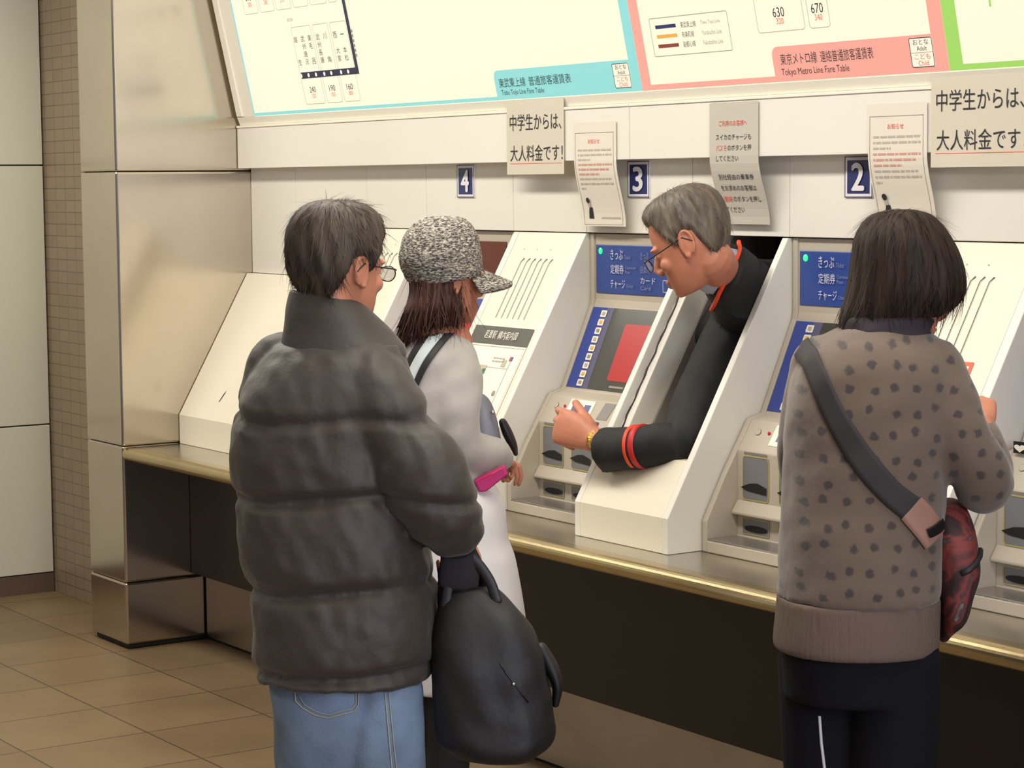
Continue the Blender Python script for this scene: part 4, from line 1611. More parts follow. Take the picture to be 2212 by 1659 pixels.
me = fuse([loft_geo(spline(jl, 3), n=56), jean_leg(HIPR, KR, AR - np.array((0, 0, .03))), jean_leg(HIPL, KL, AL - np.array((0, 0, .03)))], .007, 4)
displace(me, lambda c: 0.0022 * wavenoise(c, 6, 21, stretch=(1, 1, .5)) + 0.0008 * wavenoise(c, 16, 22))
jn = finish('jeans', shift(me, O), MT['denim'], man, smooth=True)
jb = BVHTree.FromPolygons([v.co + Vector(O) for v in me.vertices], [tuple(p.vertices) for p in me.polygons])
cam_p = np.array((camera.location.x, camera.location.y, camera.location.z))


def on_cloth(bvh, pts, lift=.002):
    """drop a line of points onto cloth from behind the wearer"""
    out = []
    for p in pts:
        d = Vector(AV)
        h = bvh.ray_cast(Vector(p) - d * 1.0, d)
        if h[0] is not None:
            out.append(tuple(np.array(h[0]) + np.array(h[1]) * lift))
    return out


pk = [(3.4042, -1.1138, 0.6582), (3.4067, -1.1133, 0.6387), (3.4158, -1.1018, 0.6259), (3.4303, -1.0822, 0.614), (3.447, -1.0581, 0.6089), (3.4602, -1.0374, 0.6155), (3.476, -1.0126, 0.6231), (3.4795, -1.0054, 0.6357), (3.4775, -1.0037, 0.6649)]
pk2 = [(3.4084, -1.1084, 0.6533), (3.418, -1.0974, 0.6327), (3.4325, -1.0777, 0.6208), (3.4476, -1.0561, 0.6157), (3.4597, -1.037, 0.6223), (3.4729, -1.0163, 0.629), (3.4765, -1.0092, 0.6396), (3.4743, -1.0087, 0.663)]
sm = MB(O)
sm.tube(on_cloth(jb, pk), .0016, 5)
sm.tube(on_cloth(jb, pk2), .0012, 5)
sm.build('pocket_stitching', MT['stitch'], jn, smooth=True)
sm = MB(O)
sm.tube(on_cloth(jb, [tuple(np.array(a) * (1 - t) + np.array(b) * t) for a, b in (((3.507, -0.9586, 0.6713), (3.5368, -0.9528, 0.4322)),) for t in np.linspace(0, 1, 16)]), .0012, 5)
sm.tube(on_cloth(jb, [tuple(np.array(a) * (1 - t) + np.array(b) * t) for a, b in (((3.5114, -0.9521, 0.6712), (3.5418, -0.9454, 0.4321)),) for t in np.linspace(0, 1, 16)]), .0010, 5)
sm.build('side_seam', MT['stitch'], jn, smooth=True)
for a in (AR, AL):
    shoe('shoe', a, a + toe, O, man, MT['shoe'])

# black tote bag in this person's hand
TO = (3.6683, -0.8181, 0.4995)
tote = thing('tote_bag', 'bulging black tote bag with long handles hanging from the gloved hand', 'bag', TO)
bg_rows = [(3.6301, -0.8161, 0.8651, 0.05, 0.035), (3.6355, -0.8125, 0.838, 0.0728, 0.06), (3.6422, -0.8086, 0.7993, 0.0927, 0.08), (3.6529, -0.8036, 0.7315, 0.1102, 0.092), (3.6633, -0.799, 0.6637, 0.1223, 0.1), (3.6712, -0.7967, 0.6057, 0.1272, 0.1), (3.6777, -0.7964, 0.5476, 0.1199, 0.1), (3.6819, -0.7948, 0.5186, 0.0995, 0.09), (3.6819, -0.798, 0.4992, 0.0728, 0.07)]
me = fuse([loft_geo(spline(bg_rows, 4), n=56, expo=2.6)], .007, 3)
displace(me, lambda c: 0.006 * wavenoise(c, 4, 23) + 0.002 * wavenoise(c, 11, 24))
tb = finish('bag_body', shift(me, TO), MT['tote'], tote, smooth=True)
tb_b = BVHTree.FromPolygons([v.co + Vector(TO) for v in me.vertices], [tuple(p.vertices) for p in me.polygons])
for pth in ([(3.6913, -0.8017, 0.8355), (3.6797, -0.8121, 0.8788), (3.662, -0.8322, 0.9173), (3.6463, -0.8529, 0.9338), (3.6377, -0.8669, 0.9263), (3.6332, -0.8805, 0.8842), (3.6318, -0.8917, 0.8268)], [(3.6028, -0.7549, 0.8267), (3.5862, -0.7717, 0.8758), (3.5685, -0.7927, 0.9093), (3.556, -0.8103, 0.9154), (3.5468, -0.8255, 0.9058), (3.5419, -0.8392, 0.8667), (3.5416, -0.8491, 0.808)]):
    rows = spline([tuple(p) + (.011, .004) for p in pth], 5)
    finish('handle', shift(temp_mesh(tube_geo(rows, ref=(0.557, 0.83, 0), n=12)), TO), MT['totestrap'], tote, smooth=True)
zp = MB(TO)
zp.tube(on_cloth(tb_b, [(3.7193, -0.8147, 0.7199), (3.7271, -0.8062, 0.7007), (3.7352, -0.7968, 0.6844), (3.7477, -0.7824, 0.6575), (3.7572, -0.7717, 0.6364)], .002), .0016, 6)
zp.build('zip', MT['frameblack'], tote, smooth=True)
MB(TO).add(*ellipsoid_geo(on_cloth(tb_b, [(3.7378, -0.7941, 0.6767)], .003)[0], (.004, .004, .004))).build('zip_pull', MT['metal'], tote, smooth=True)
fl = [(3.6928, -0.6914, 0.7243, 0.012, 0.02), (3.7064, -0.6774, 0.6852, 0.016, 0.03), (3.7168, -0.6683, 0.6462, 0.012, 0.03), (3.7173, -0.6737, 0.6073, 0.008, 0.02)]
finish('side_flap', shift(temp_mesh(tube_geo(spline(fl, 4))), TO), MT['tote'], tote, smooth=True)

# ---------------------------------------------------------------- person in the tweed cap
O = (2.953, -0.45, 0.0)
wom = thing('person', 'person in a tweed cap and grey sweatshirt with long brown hair, at the counter', 'person', O)
C = np.array((2.881, -0.4103, 1.4762))
Mx = frame_of((0.10, 1.0, -0.12))
S = 0.98
T = [(2.8906, -0.4211, 1.3202, 0.0568, 0.07), (2.8958, -0.4253, 1.2467, 0.0795, 0.095), (2.9005, -0.4364, 1.1336, 0.0852, 0.1), (2.9148, -0.4335, 1.0205, 0.0852, 0.095), (2.929, -0.4305, 0.9073, 0.1079, 0.11), (2.944, -0.4355, 0.7376, 0.1135, 0.115), (2.9504, -0.4407, 0.6471, 0.1022, 0.11)]
ARM = [(2.9269, -0.4111, 1.2706, 0.045, 0.048), (2.9584, -0.4323, 1.1834, 0.042, 0.044), (2.9814, -0.4481, 1.096, 0.038, 0.04), (2.986, -0.4316, 1.0444, 0.036, 0.038), (2.9781, -0.373, 1.0335, 0.033, 0.033), (2.9666, -0.3193, 1.026, 0.026, 0.022)]
ARML = [(2.7751, -0.4244, 1.2504, 0.045, 0.045), (2.7362, -0.3956, 1.1174, 0.042, 0.042), (2.7125, -0.341, 1.005, 0.038, 0.038), (2.7327, -0.2417, 0.9875, 0.03, 0.028)]
HIPR, HIPL = np.array((2.9817, -0.4471, 0.6528)), np.array((2.8903, -0.477, 0.6419))
KR, KL = np.array((3.0074, -0.4912, 0.3656)), np.array((2.9309, -0.4994, 0.3511))
AR, AL = np.array((KR[0], KR[1] - .03, .09)), np.array((KL[0], KL[1] - .03, .09))
wr = np.array(ARM[-1][:3])
parts = head_parts(C, Mx, S)
parts.append(tube_geo([tuple(C + Mx @ np.array((0, -.022, -.05))) + (.048, .050), tuple(C + Mx @ np.array((0, -.03, -.12))) + (.048, .050), (2.8927, -0.4198, 1.3088) + (.07, .065)]))
parts.append(loft_geo(spline(T, 3), n=28))
parts += [tube_geo(spline(ARM, 3)), tube_geo(spline(ARML, 3))]
FX = [-0.09, 0.096, -0.029]
parts += hand_parts(wr, FX, (0.45, -0.25, 0.8), 1, [(1.1, 1.4, .9), (1.15, 1.4, .9), (1.2, 1.4, .9), (1.25, 1.4, .9)], .90)
parts += hand_parts(np.array(ARML[-1][:3]), (0.6, 0.75, 0.1), (0, 0, 1), -1, [(.6, .9, .5)] * 4, .92)
parts += leg_parts(HIPR, KR, AR, AR + toe) + leg_parts(HIPL, KL, AL, AL + toe)
finish('body', shift(fuse(parts, .0042, 3), O), MT['skin'], wom, smooth=True)
eyes(C, Mx, S, O, wom)
# long hair under the cap
hr = [(2.8655, -0.4239, 1.5352, 0.0727, 0.085), (2.8697, -0.4258, 1.4843, 0.0693, 0.092), (2.881, -0.4342, 1.4395, 0.0663, 0.09), (2.8881, -0.4478, 1.4006, 0.0701, 0.085), (2.8759, -0.4526, 1.372, 0.0714, 0.07), (2.8736, -0.4587, 1.3562, 0.0697, 0.055), (2.8715, -0.4636, 1.345, 0.0601, 0.03)]


def lock(i, q, z):
    return 1 + .030 * math.sin(13 * q + 6 * z) + .022 * math.sin(29 * q - 9 * z) + .016 * math.sin(53 * q)


hg = loft_geo(spline(hr, 5), n=150, expo=2.1, wob=lock)
tm = temp_mesh(hg)
st = strands(tm, 1500, .10, .0012, lambda c, n: (-.02, -.02, -1), seed=8, lift=.02, region=lambda c, n: c[2] < C[2] + .02)
hair_object('hair', [hg, st], O, wom, MT['hair2'])
# cap
cp = [(2.8679, -0.4062, 1.6221, 0.0312, 0.04), (2.8681, -0.407, 1.6153, 0.0556, 0.066), (2.8676, -0.4103, 1.5995, 0.0744, 0.09), (2.8679, -0.4135, 1.5769, 0.0891, 0.106), (2.869, -0.4158, 1.5521, 0.0971, 0.114), (2.8707, -0.4179, 1.5238, 0.1011, 0.117), (2.8747, -0.4161, 1.4978, 0.0982, 0.112), (2.8797, -0.4121, 1.4774, 0.0931, 0.104), (2.8825, -0.41, 1.4638, 0.0829, 0.098)]


def tip(rows, slope):
    return rows


cap_g = loft_geo(spline(cp, 5), n=90, expo=2.1, wob=lambda i, q, z: 1 + .010 * math.sin(8 * q) + .006 * math.sin(31 * q + 40 * z))
cme = fuse([cap_g], .005, 2)
co = np.array([tuple(v.co) for v in cme.vertices])
s_ = (co - C) @ RV
co[:, 2] += np.where(s_ < 0, 0.10, 0.16) * s_ * np.clip((C[2] + .06 - co[:, 2]) / .08, 0, 1)
cme.vertices.foreach_set('co', co.ravel())
cme.update()
displace(cme, lambda c: .0016 * np.sin(c[:, 0] * 240 + c[:, 2] * 90) * np.sin(c[:, 1] * 230 - c[:, 2] * 140))
cap = finish('cap', shift(cme, O), MT['tweed'], wom, smooth=True)
bv, bf = [], []
F2 = Mx[:, 1] * np.array((1, 1, 0))
F2 /= np.linalg.norm(F2)
R2 = np.array((F2[1], -F2[0], 0))
nb, mb_ = 16, 8
for lay in (0, 1):
    for i in range(mb_ + 1):
        t = i / mb_
        for k in range(nb + 1):
            a = math.radians(-72 + 144 * k / nb)
            r0 = .098
            r1 = .098 + .074 * math.cos(a * .98) ** .8
            r = r0 + (r1 - r0) * t
            p = C + np.array((0, 0, .012)) + F2 * (r * math.cos(a)) + R2 * (r * math.sin(a) * .92) + np.array((0, 0, -.030 * t - .020 * math.sin(a) ** 2 + .004)) - np.array((0, 0, .009 * lay))
            bv.append(tuple(p))
N_ = (mb_ + 1) * (nb + 1)
for i in range(mb_):
    for k in range(nb):
        a = i * (nb + 1) + k
        bf.append((a, a + nb + 1, a + nb + 2, a + 1))
        bf.append((N_ + a, N_ + a + 1, N_ + a + nb + 2, N_ + a + nb + 1))
for k in range(nb):
    a = mb_ * (nb + 1) + k
    bf.append((a, N_ + a, N_ + a + 1, a + 1))
    bf.append((k, k + 1, N_ + k + 1, N_ + k))
for i in range(mb_):
    for e in (0, nb):
        a = i * (nb + 1) + e
        q = (a, a + nb + 1, N_ + a + nb + 1, N_ + a)
        bf.append(q if e else q[::-1])
finish('brim', shift(temp_mesh((bv, bf)), O), MT['tweed'], cap, smooth=True)
# sweatshirt
hj = [(2.8849, -0.4273, 1.3349, 0.0539, 0.075), (2.8871, -0.4269, 1.3168, 0.0749, 0.095), (2.8873, -0.4315, 1.2863, 0.0897, 0.115), (2.8885, -0.4398, 1.2242, 0.0954, 0.125), (2.8942, -0.4459, 1.1337, 0.0965, 0.128), (2.9043, -0.4454, 1.0432, 0.0965, 0.125), (2.9113, -0.4423, 0.9979, 0.1011, 0.126), (2.9165, -0.4393, 0.9685, 0.1045, 0.124)]
sr_ = [(2.931, -0.4232, 1.2692, 0.064, 0.066), (2.9638, -0.4366, 1.2179, 0.068, 0.066), (2.9866, -0.4493, 1.1528, 0.064, 0.062), (2.9972, -0.4514, 1.0976, 0.058, 0.058), (2.9986, -0.4289, 1.0567, 0.054, 0.056), (2.9861, -0.3781, 1.0404, 0.05, 0.052), (2.9777, -0.3374, 1.0353, 0.042, 0.042), (2.9703, -0.3135, 1.0282, 0.034, 0.034)]
sll = [(2.7921, -0.4348, 1.252, 0.06, 0.06), (2.7499, -0.4108, 1.1196, 0.056, 0.056), (2.7205, -0.3459, 1.0121, 0.052, 0.052), (2.7344, -0.2569, 0.9888, 0.042, 0.04)]
me = fuse([loft_geo(spline(hj, 4), n=56), tube_geo(spline(sr_, 4), n=26), tube_geo(spline(sll, 4), n=26)], .0065, 5)
displace(me, lambda c: .003 * wavenoise(c, 6, 25) + .0018 * wavenoise(c, 14, 26))
sw = finish('sweatshirt', shift(me, O), MT['greyhood'], wom, smooth=True)
swb = BVHTree.FromPolygons([v.co + Vector(O) for v in me.vertices], [tuple(p.vertices) for p in me.polygons])
# white skirt and dark leggings
sk = [(2.924, -0.4279, 0.9695, 0.1067, 0.12), (2.9333, -0.4223, 0.9185, 0.1215, 0.135), (2.9401, -0.425, 0.8393, 0.1283, 0.14), (2.9471, -0.4219, 0.794, 0.1374, 0.145), (2.955, -0.4211, 0.7261, 0.1453, 0.15), (2.9645, -0.4215, 0.6356, 0.1533, 0.155), (2.9727, -0.4239, 0.5451, 0.1567, 0.158), (2.9787, -0.4259, 0.4773, 0.1567, 0.16)]
me = fuse([loft_geo(spline(sk, 4), n=80, wob=lambda i, q, z: 1 + .018 * math.sin(11 * q + z * 4) * max(0, 1.0 - z))], .0075, 3)
finish('skirt', shift(me, O), MT['white_cloth'], wom, smooth=True)
lg_ = [tube_geo([tuple(h) + (.075, .08), tuple(k) + (.056, .058), tuple(a + np.array((0, 0, -.01))) + (.045, .048)], n=22) for h, k, a in ((HIPR, KR, AR), (HIPL, KL, AL))]
me = fuse(lg_ + [loft_geo([(HIPR[0] * .5 + HIPL[0] * .5, HIPR[1] * .5 + HIPL[1] * .5, HIPR[2] + .08, .10, .08), (HIPR[0] * .5 + HIPL[0] * .5, HIPR[1] * .5 + HIPL[1] * .5, HIPR[2] - .08, .10, .08)], n=28)], .008, 3)
finish('leggings', shift(me, O), MT['blackcloth'], wom, smooth=True)
for a in (AR, AL):
    shoe('shoe', a, a + toe, O, wom, MT['blackcloth'])

# shoulder bag with striped strap
BO = (2.9097, -0.3073, 1.0681)
sb = thing('shoulder_bag', 'blue-grey shoulder bag with a black and white striped strap over the grey sweatshirt', 'bag', BO)
bb = [(2.8561, -0.2972, 1.1791, 0.0069, 0.02), (2.8605, -0.2934, 1.1617, 0.0197, 0.05), (2.8666, -0.2909, 1.1213, 0.0301, 0.07), (2.8724, -0.2897, 1.0751, 0.0348, 0.08), (2.8788, -0.2867, 1.0347, 0.0353, 0.08), (2.8796, -0.2882, 1.0174, 0.029, 0.07)]
me = fuse([loft_geo(spline(bb, 4), n=44, expo=2.6)], .006, 3)
finish('bag_body', shift(me, BO), MT['bluebag'], sb, smooth=True)
dk = [(2.8603, -0.2312, 1.1028, 0.01, 0.05), (2.8686, -0.223, 1.076, 0.013, 0.06), (2.8787, -0.2132, 1.0445, 0.011, 0.055), (2.884, -0.2086, 1.0235, 0.006, 0.03)]
finish('bag_flap', shift(temp_mesh(tube_geo(spline(dk, 4), n=18)), BO), MT['strapblack'], sb, smooth=True)
MB(BO).add(*ellipsoid_geo((2.9381, -0.3129, 1.139), (.006, .006, .006))).build('snap_button', MT['metal'], sb, smooth=True)
ctr = [(2.9761, -0.5805, 1.2181), (2.9848, -0.5593, 1.2685), (2.9946, -0.5389, 1.3046), (3.0081, -0.513, 1.3407), (3.0194, -0.4938, 1.3559), (3.0308, -0.4762, 1.359), (3.0436, -0.4582, 1.3522), (3.0542, -0.4456, 1.3334)]
perp = [(-0.0131, -0.0177, 0.0112), (-0.0132, -0.0176, 0.0123), (-0.0128, -0.0165, 0.0156), (-0.0107, -0.0125, 0.021), (-0.0059, -0.0051, 0.0232), (-0.0003, 0.0031, 0.022), (0.0044, 0.0092, 0.0164), (0.0069, 0.0114, 0.0076)]
ctr_s, perp_s = spline(ctr, 6), spline(perp, 6)


def ribbon(bvh, c_list, p_list, a, b, lift, thick=.003, k=5):
    top = []
    for c, p in zip(c_list, p_list):
        row = []
        for j in range(k + 1):
            u = a + (b - a) * j / k
            q = np.array(c) + np.array(p) * u
            d = Vector(AV)
            h = bvh.ray_cast(Vector(q) - d * .6, d, 1.6)
            row.append(np.array(h[0]) + np.array(h[1]) * lift if h[0] is not None else None)
        top.append(row)
    last = None
    for i in range(len(top)):
        good = [x for x in top[i] if x is not None]
        for j in range(k + 1):
            if top[i][j] is None:
                top[i][j] = (good[-1] if good else last)
        last = top[i][k // 2]
    top = [r for r in top if all(x is not None for x in r)]
    v, f = [], []
    n = k + 1
    for r in top:
        for x in r:
            v.append(tuple(x))
    m = len(top)
    for r in top:
        for x in r:
            v.append(tuple(x + AV * thick))
    for i in range(m - 1):
        for j in range(k):
            q = i * n + j
            f.append((q, q + 1, q + n + 1, q + n))
            f.append((m * n + q, m * n + q + n, m * n + q + n + 1, m * n + q + 1))
        for j, fl in ((0, 0), (k, 1)):
            q = i * n + j
            w = (q, q + n, m * n + q + n, m * n + q)
            f.append(w[::-1] if fl else w)
    return v, f


for a, b, mm in ((1.0, .42, 'strapblack'), (.42, -.42, 'strapwhite'), (-.42, -1.0, 'strapblack')):
    finish('strap', shift(temp_mesh(ribbon(swb, ctr_s, perp_s, a, b, .005)), BO), MT[mm], sb, smooth=True)

# magenta purse in the hand
PO = (3.0703, -0.4044, 0.9934)
pu = thing('purse', 'bright magenta purse held in the hand below the grey sleeve', 'purse', PO)
pq = [(3.047, -0.4397, 0.9893), (3.0855, -0.3768, 1.0241), (3.0912, -0.3714, 1.0041), (3.0649, -0.4172, 0.9636), (3.0563, -0.4302, 0.9626)]
pv = [tuple(p) for p in pq] + [tuple(np.array(p) + AV * .022 + np.array((0, 0, .004))) for p in pq]
k = len(pq)
pf = [tuple(range(k))[::-1], tuple(range(k, 2 * k))] + [(i, (i + 1) % k, k + (i + 1) % k, k + i) for i in range(k)]
me = fuse([(pv, pf)], .0025, 4)
finish('purse_body', shift(me, PO), MT['magenta'], pu, smooth=True)
zz = MB(PO)
zz.tube([tuple(np.array(p) - AV * .001) for p in [(3.0549, -0.4369, 0.9899), (3.0712, -0.4102, 1.0051), (3.0892, -0.3806, 1.0215)]], .0012, 6)
zz.build('zip', MT['screenred'], pu, smooth=True)

# ---------------------------------------------------------------- person in the patterned sweatshirt
O = (4.352, -0.4, 0.0)
wm2 = thing('person', 'person with a dark bob in a patterned brown sweatshirt, using the machine at the right', 'person', O)
C = np.array((4.3701, -0.2945, 1.5088))
Mx = frame_of((0.12, 1.0, -0.50), (0, .5, 1))
S = 0.97
T = [(4.3366, -0.3248, 1.4066, 0.0717, 0.07), (4.3379, -0.3316, 1.3531, 0.112, 0.1), (4.3404, -0.3451, 1.2461, 0.1209, 0.105), (4.3372, -0.3714, 1.1124, 0.0985, 0.1), (4.3466, -0.379, 0.9786, 0.0985, 0.11), (4.3528, -0.3956, 0.8181, 0.1075, 0.12), (4.3572, -0.3992, 0.7556, 0.1075, 0.11)]
ARM = [(4.4161, -0.2725, 1.3325, 0.048, 0.05), (4.4537, -0.2658, 1.2502, 0.045, 0.046), (4.4731, -0.2347, 1.1516, 0.04, 0.042), (4.4583, -0.1916, 1.1088, 0.038, 0.04), (4.3915, -0.1056, 1.1424, 0.033, 0.033), (4.3136, -0.0315, 1.2045, 0.027, 0.025)]
ARML = [(4.2167, -0.3718, 1.3294, 0.048, 0.05), (4.1758, -0.3833, 1.1887, 0.044, 0.044), (4.1255, -0.3322, 1.0767, 0.038, 0.038), (4.057, -0.2015, 1.0679, 0.028, 0.028)]
HIPR, HIPL = np.array((4.4217, -0.3696, 0.7904)), np.array((4.2832, -0.4343, 0.7745))
KR, KL = np.array((4.4583, -0.4129, 0.4076)), np.array((4.3331, -0.4589, 0.3843))
AR, AL = np.array((KR[0], KR[1] - .03, .09)), np.array((KL[0], KL[1] - .03, .09))
parts = head_parts(C, Mx, S)
parts.append(tube_geo([tuple(C + Mx @ np.array((0, -.03, -.05))) + (.05, .052), (4.3594, -0.3224, 1.4344) + (.05, .052), (4.336, -0.3301, 1.3798) + (.07, .065)]))
parts.append(loft_geo(spline(T, 3), n=28))
parts += [tube_geo(spline(ARM, 3)), tube_geo(spline(ARML, 3))]
FX = [-0.066, 0.054, 0.048]
parts += hand_parts(np.array(ARM[-1][:3]), FX, (0.75, -0.6, 0.25), 1, [(.25, .35, .25), (.35, .6, .4), (.5, .8, .5), (.6, .9, .5)], .95)
parts += hand_parts(np.array(ARML[-1][:3]), (0.2, 0.9, 0.1), (0, 0, 1), -1, [(.4, .6, .4)] * 4, .95)
parts += leg_parts(HIPR, KR, AR, AR + toe) + leg_parts(HIPL, KL, AL, AL + toe)
finish('body', shift(fuse(parts, .0042, 3), O), MT['skin'], wm2, smooth=True)
eyes(C, Mx, S, O, wm2)
hr = [(4.3394, -0.2822, 1.6454, 0.017, 0.02), (4.3391, -0.2831, 1.6427, 0.0323, 0.045), (4.3391, -0.2842, 1.6356, 0.0546, 0.07), (4.3402, -0.2851, 1.6204, 0.0726, 0.092), (4.3435, -0.2844, 1.5936, 0.0896, 0.108), (4.3485, -0.2821, 1.5623, 0.1008, 0.116), (4.3527, -0.2815, 1.5266, 0.1084, 0.118), (4.3541, -0.2844, 1.4954, 0.1124, 0.114), (4.3524, -0.2905, 1.4732, 0.112, 0.106), (4.3477, -0.3005, 1.4554, 0.1066, 0.096), (4.3407, -0.3137, 1.4377, 0.0963, 0.084), (4.3321, -0.3292, 1.4218, 0.0797, 0.07), (4.3269, -0.3387, 1.4103, 0.0618, 0.05)]


def lock2(i, q, z):
    return 1 + .010 * math.sin(17 * q + 8 * z) + .010 * math.sin(37 * q - 6 * z) + .007 * math.sin(71 * q)


hg = loft_geo(spline(hr, 5), n=170, expo=2.05, wob=lock2)
tm = temp_mesh(hg)
top2 = np.array((4.3377, -0.2854, 1.6409))
st = strands(tm, 3000, .060, .0010, lambda c, n: (-.03, -.03, -1), seed=11, lift=.03, bend=.22)
hair_object('hair', [hg, st], O, wm2, MT['hair3'])
sn = [(4.3434, -0.3073, 1.4528, 0.0896, 0.08), (4.3398, -0.3159, 1.4332, 0.0914, 0.09), (4.3379, -0.3218, 1.4137, 0.0882, 0.095), (4.3386, -0.3241, 1.3932, 0.0896, 0.098)]
me = fuse([loft_geo(spline(sn, 4), n=50)], .006, 3)
displace(me, lambda c: .002 * np.sin(c[:, 2] * 150) * np.sin(c[:, 0] * 80))
finish('neck_warmer', shift(me, O), MT['snood'], wm2, smooth=True)
sj = [(4.3333, -0.3278, 1.4191, 0.0779, 0.085), (4.3331, -0.33, 1.4066, 0.0994, 0.105), (4.3322, -0.335, 1.3843, 0.129, 0.13), (4.3329, -0.339, 1.3531, 0.1514, 0.15), (4.334, -0.3445, 1.3086, 0.1639, 0.158), (4.3354, -0.3526, 1.2461, 0.1657, 0.16), (4.3351, -0.3645, 1.1748, 0.159, 0.16), (4.3352, -0.3743, 1.1125, 0.1559, 0.158), (4.3366, -0.3824, 1.05, 0.1541, 0.16), (4.3403, -0.3883, 0.9787, 0.1545, 0.164), (4.3439, -0.3953, 0.9029, 0.1559, 0.166)]
sr_ = [(4.4195, -0.2845, 1.3378, 0.066, 0.068), (4.454, -0.2788, 1.2777, 0.066, 0.066), (4.4819, -0.2666, 1.2083, 0.062, 0.062), (4.4959, -0.2358, 1.1576, 0.057, 0.058), (4.4861, -0.2027, 1.1182, 0.054, 0.056), (4.4405, -0.1455, 1.1122, 0.05, 0.054), (4.3825, -0.0833, 1.1398, 0.046, 0.048), (4.3412, -0.049, 1.1753, 0.04, 0.04), (4.3232, -0.0372, 1.1916, 0.034, 0.034)]
sll = [(4.2307, -0.3867, 1.3311, 0.066, 0.068), (4.1928, -0.3923, 1.2001, 0.058, 0.058), (4.1414, -0.3426, 1.0888, 0.052, 0.052), (4.0689, -0.2186, 1.0755, 0.038, 0.038)]
me = fuse([loft_geo(spline(sj, 4), n=64), tube_geo(spline(sr_, 4), n=28), tube_geo(spline(sll, 4), n=28)], .0065, 5)
displace(me, lambda c: .003 * wavenoise(c, 5, 27, stretch=(1, 1, .6)) + .0012 * wavenoise(c, 14, 28))
ss = finish('sweatshirt', shift(me, O), MT['brownhood'], wm2, smooth=True)
ssb = BVHTree.FromPolygons([v.co + Vector(O) for v in me.vertices], [tuple(p.vertices) for p in me.polygons])
rb = [(4.3437, -0.3951, 0.9056, 0.1559, 0.165), (4.3451, -0.3985, 0.8717, 0.1568, 0.166), (4.3463, -0.4024, 0.836, 0.1581, 0.166), (4.3474, -0.4051, 0.8092, 0.1586, 0.164), (4.3479, -0.4054, 0.803, 0.1559, 0.158)]
me = fuse([loft_geo(spline(rb, 4), n=64)], .0065, 3)
finish('waistband', shift(me, O), MT['brownrib'], ss, smooth=True)
pt = [(4.3492, -0.3996, 0.827, 0.1487, 0.15), (4.3529, -0.4026, 0.7735, 0.1469, 0.15), (4.3576, -0.4058, 0.7111, 0.1447, 0.145)]


def pant_leg(h, k, a):
    return tube_geo(spline([tuple(h) + (.086, .095), tuple(h * .55 + k * .45) + (.084, .088), tuple(k) + (.074, .076), tuple(a + np.array((0, 0, -.03))) + (.066, .07)], 3), n=26)


me = fuse([loft_geo(spline(pt, 3), n=56), pant_leg(HIPR, KR, AR), pant_leg(HIPL, KL, AL)], .0075, 4)
tr = finish('trousers', shift(me, O), MT['navycloth'], wm2, smooth=True)
trb = BVHTree.FromPolygons([v.co + Vector(O) for v in me.vertices], [tuple(p.vertices) for p in me.polygons])
pi = MB(O)
pi.tube(on_cloth(trb, [tuple(np.array(a) * (1 - t) + np.array(b) * t) for a, b in (((4.3133, -0.4762, 0.6832), (4.3189, -0.4762, 0.6314)), ((4.3189, -0.4762, 0.6314), (4.3434, -0.4686, 0.4528))) for t in np.linspace(0, .98, 12)], .001), .0030, 6)
pi.build('piping', MT['piping'], tr, smooth=True)
for a in (AR, AL):
    shoe('shoe', a, a + toe, O, wm2, MT['shoe'])

# flowered shoulder bag
FO = (4.4503, -0.2507, 0.8166)
fb_ = thing('shoulder_bag', 'red and black flowered shoulder bag at the hip of the patterned brown sweatshirt', 'bag', FO)
bb = [(4.4127, -0.2277, 1.0833, 0.0144, 0.03), (4.4141, -0.2276, 1.0707, 0.0315, 0.06), (4.4169, -0.2288, 1.0366, 0.0432, 0.09), (4.4221, -0.2284, 0.9918, 0.0486, 0.1), (4.4277, -0.2272, 0.9469, 0.0477, 0.105), (4.4294, -0.2321, 0.9021, 0.0378, 0.1), (4.4305, -0.2376, 0.8574, 0.0252, 0.08), (4.4277, -0.2469, 0.8261, 0.0144, 0.05), (4.4258, -0.2523, 0.8091, 0.0072, 0.03)]
me = fuse([loft_geo(spline(bb, 4), n=50, expo=2.5)], .0065, 3)
displace(me, lambda c: .003 * np.sin(c[:, 2] * 45 + c[:, 0] * 40) * np.sin(c[:, 0] * 35 + c[:, 1] * 30))
finish('bag_body', shift(me, FO), MT['floral'], fb_, smooth=True)
fbb = BVHTree.FromPolygons([v.co + Vector(FO) for v in me.vertices], [tuple(p.vertices) for p in me.polygons])
bd = MB(FO)
bd.tube(on_cloth(fbb, [(4.4419, -0.2404, 0.9576), (4.4486, -0.2297, 0.9628), (4.4549, -0.2188, 0.9716), (4.4611, -0.2076, 0.984), (4.4634, -0.2027, 0.9929)], .003), .006, 8)
bd.build('bag_band', MT['strapblack'], fb_, smooth=True)
both = BVHTree.FromPolygons([v.co + Vector(O) for v in ss.data.vertices] + [v.co + Vector(FO) for v in me.vertices], [tuple(p.vertices) for p in ss.data.polygons] + [tuple(i + len(ss.data.vertices) for i in p.vertices) for p in me.polygons])
ctr = [(4.417, -0.5654, 1.4059), (4.4208, -0.5641, 1.3787), (4.4295, -0.5581, 1.336), (4.4436, -0.5454, 1.2848), (4.4627, -0.5259, 1.2293), (4.4866, -0.4993, 1.1737), (4.5128, -0.468, 1.1257), (4.5391, -0.4346, 1.0896)]
perp = [(0.0079, 0.0122, 0.0024), (0.0083, 0.013, 0.0033), (0.0086, 0.0138, 0.0058), (0.0089, 0.0147, 0.0084), (0.0092, 0.0156, 0.0118), (0.0094, 0.0165, 0.0152), (0.0083, 0.0151, 0.0169), (0.0082, 0.0152, 0.0186)]
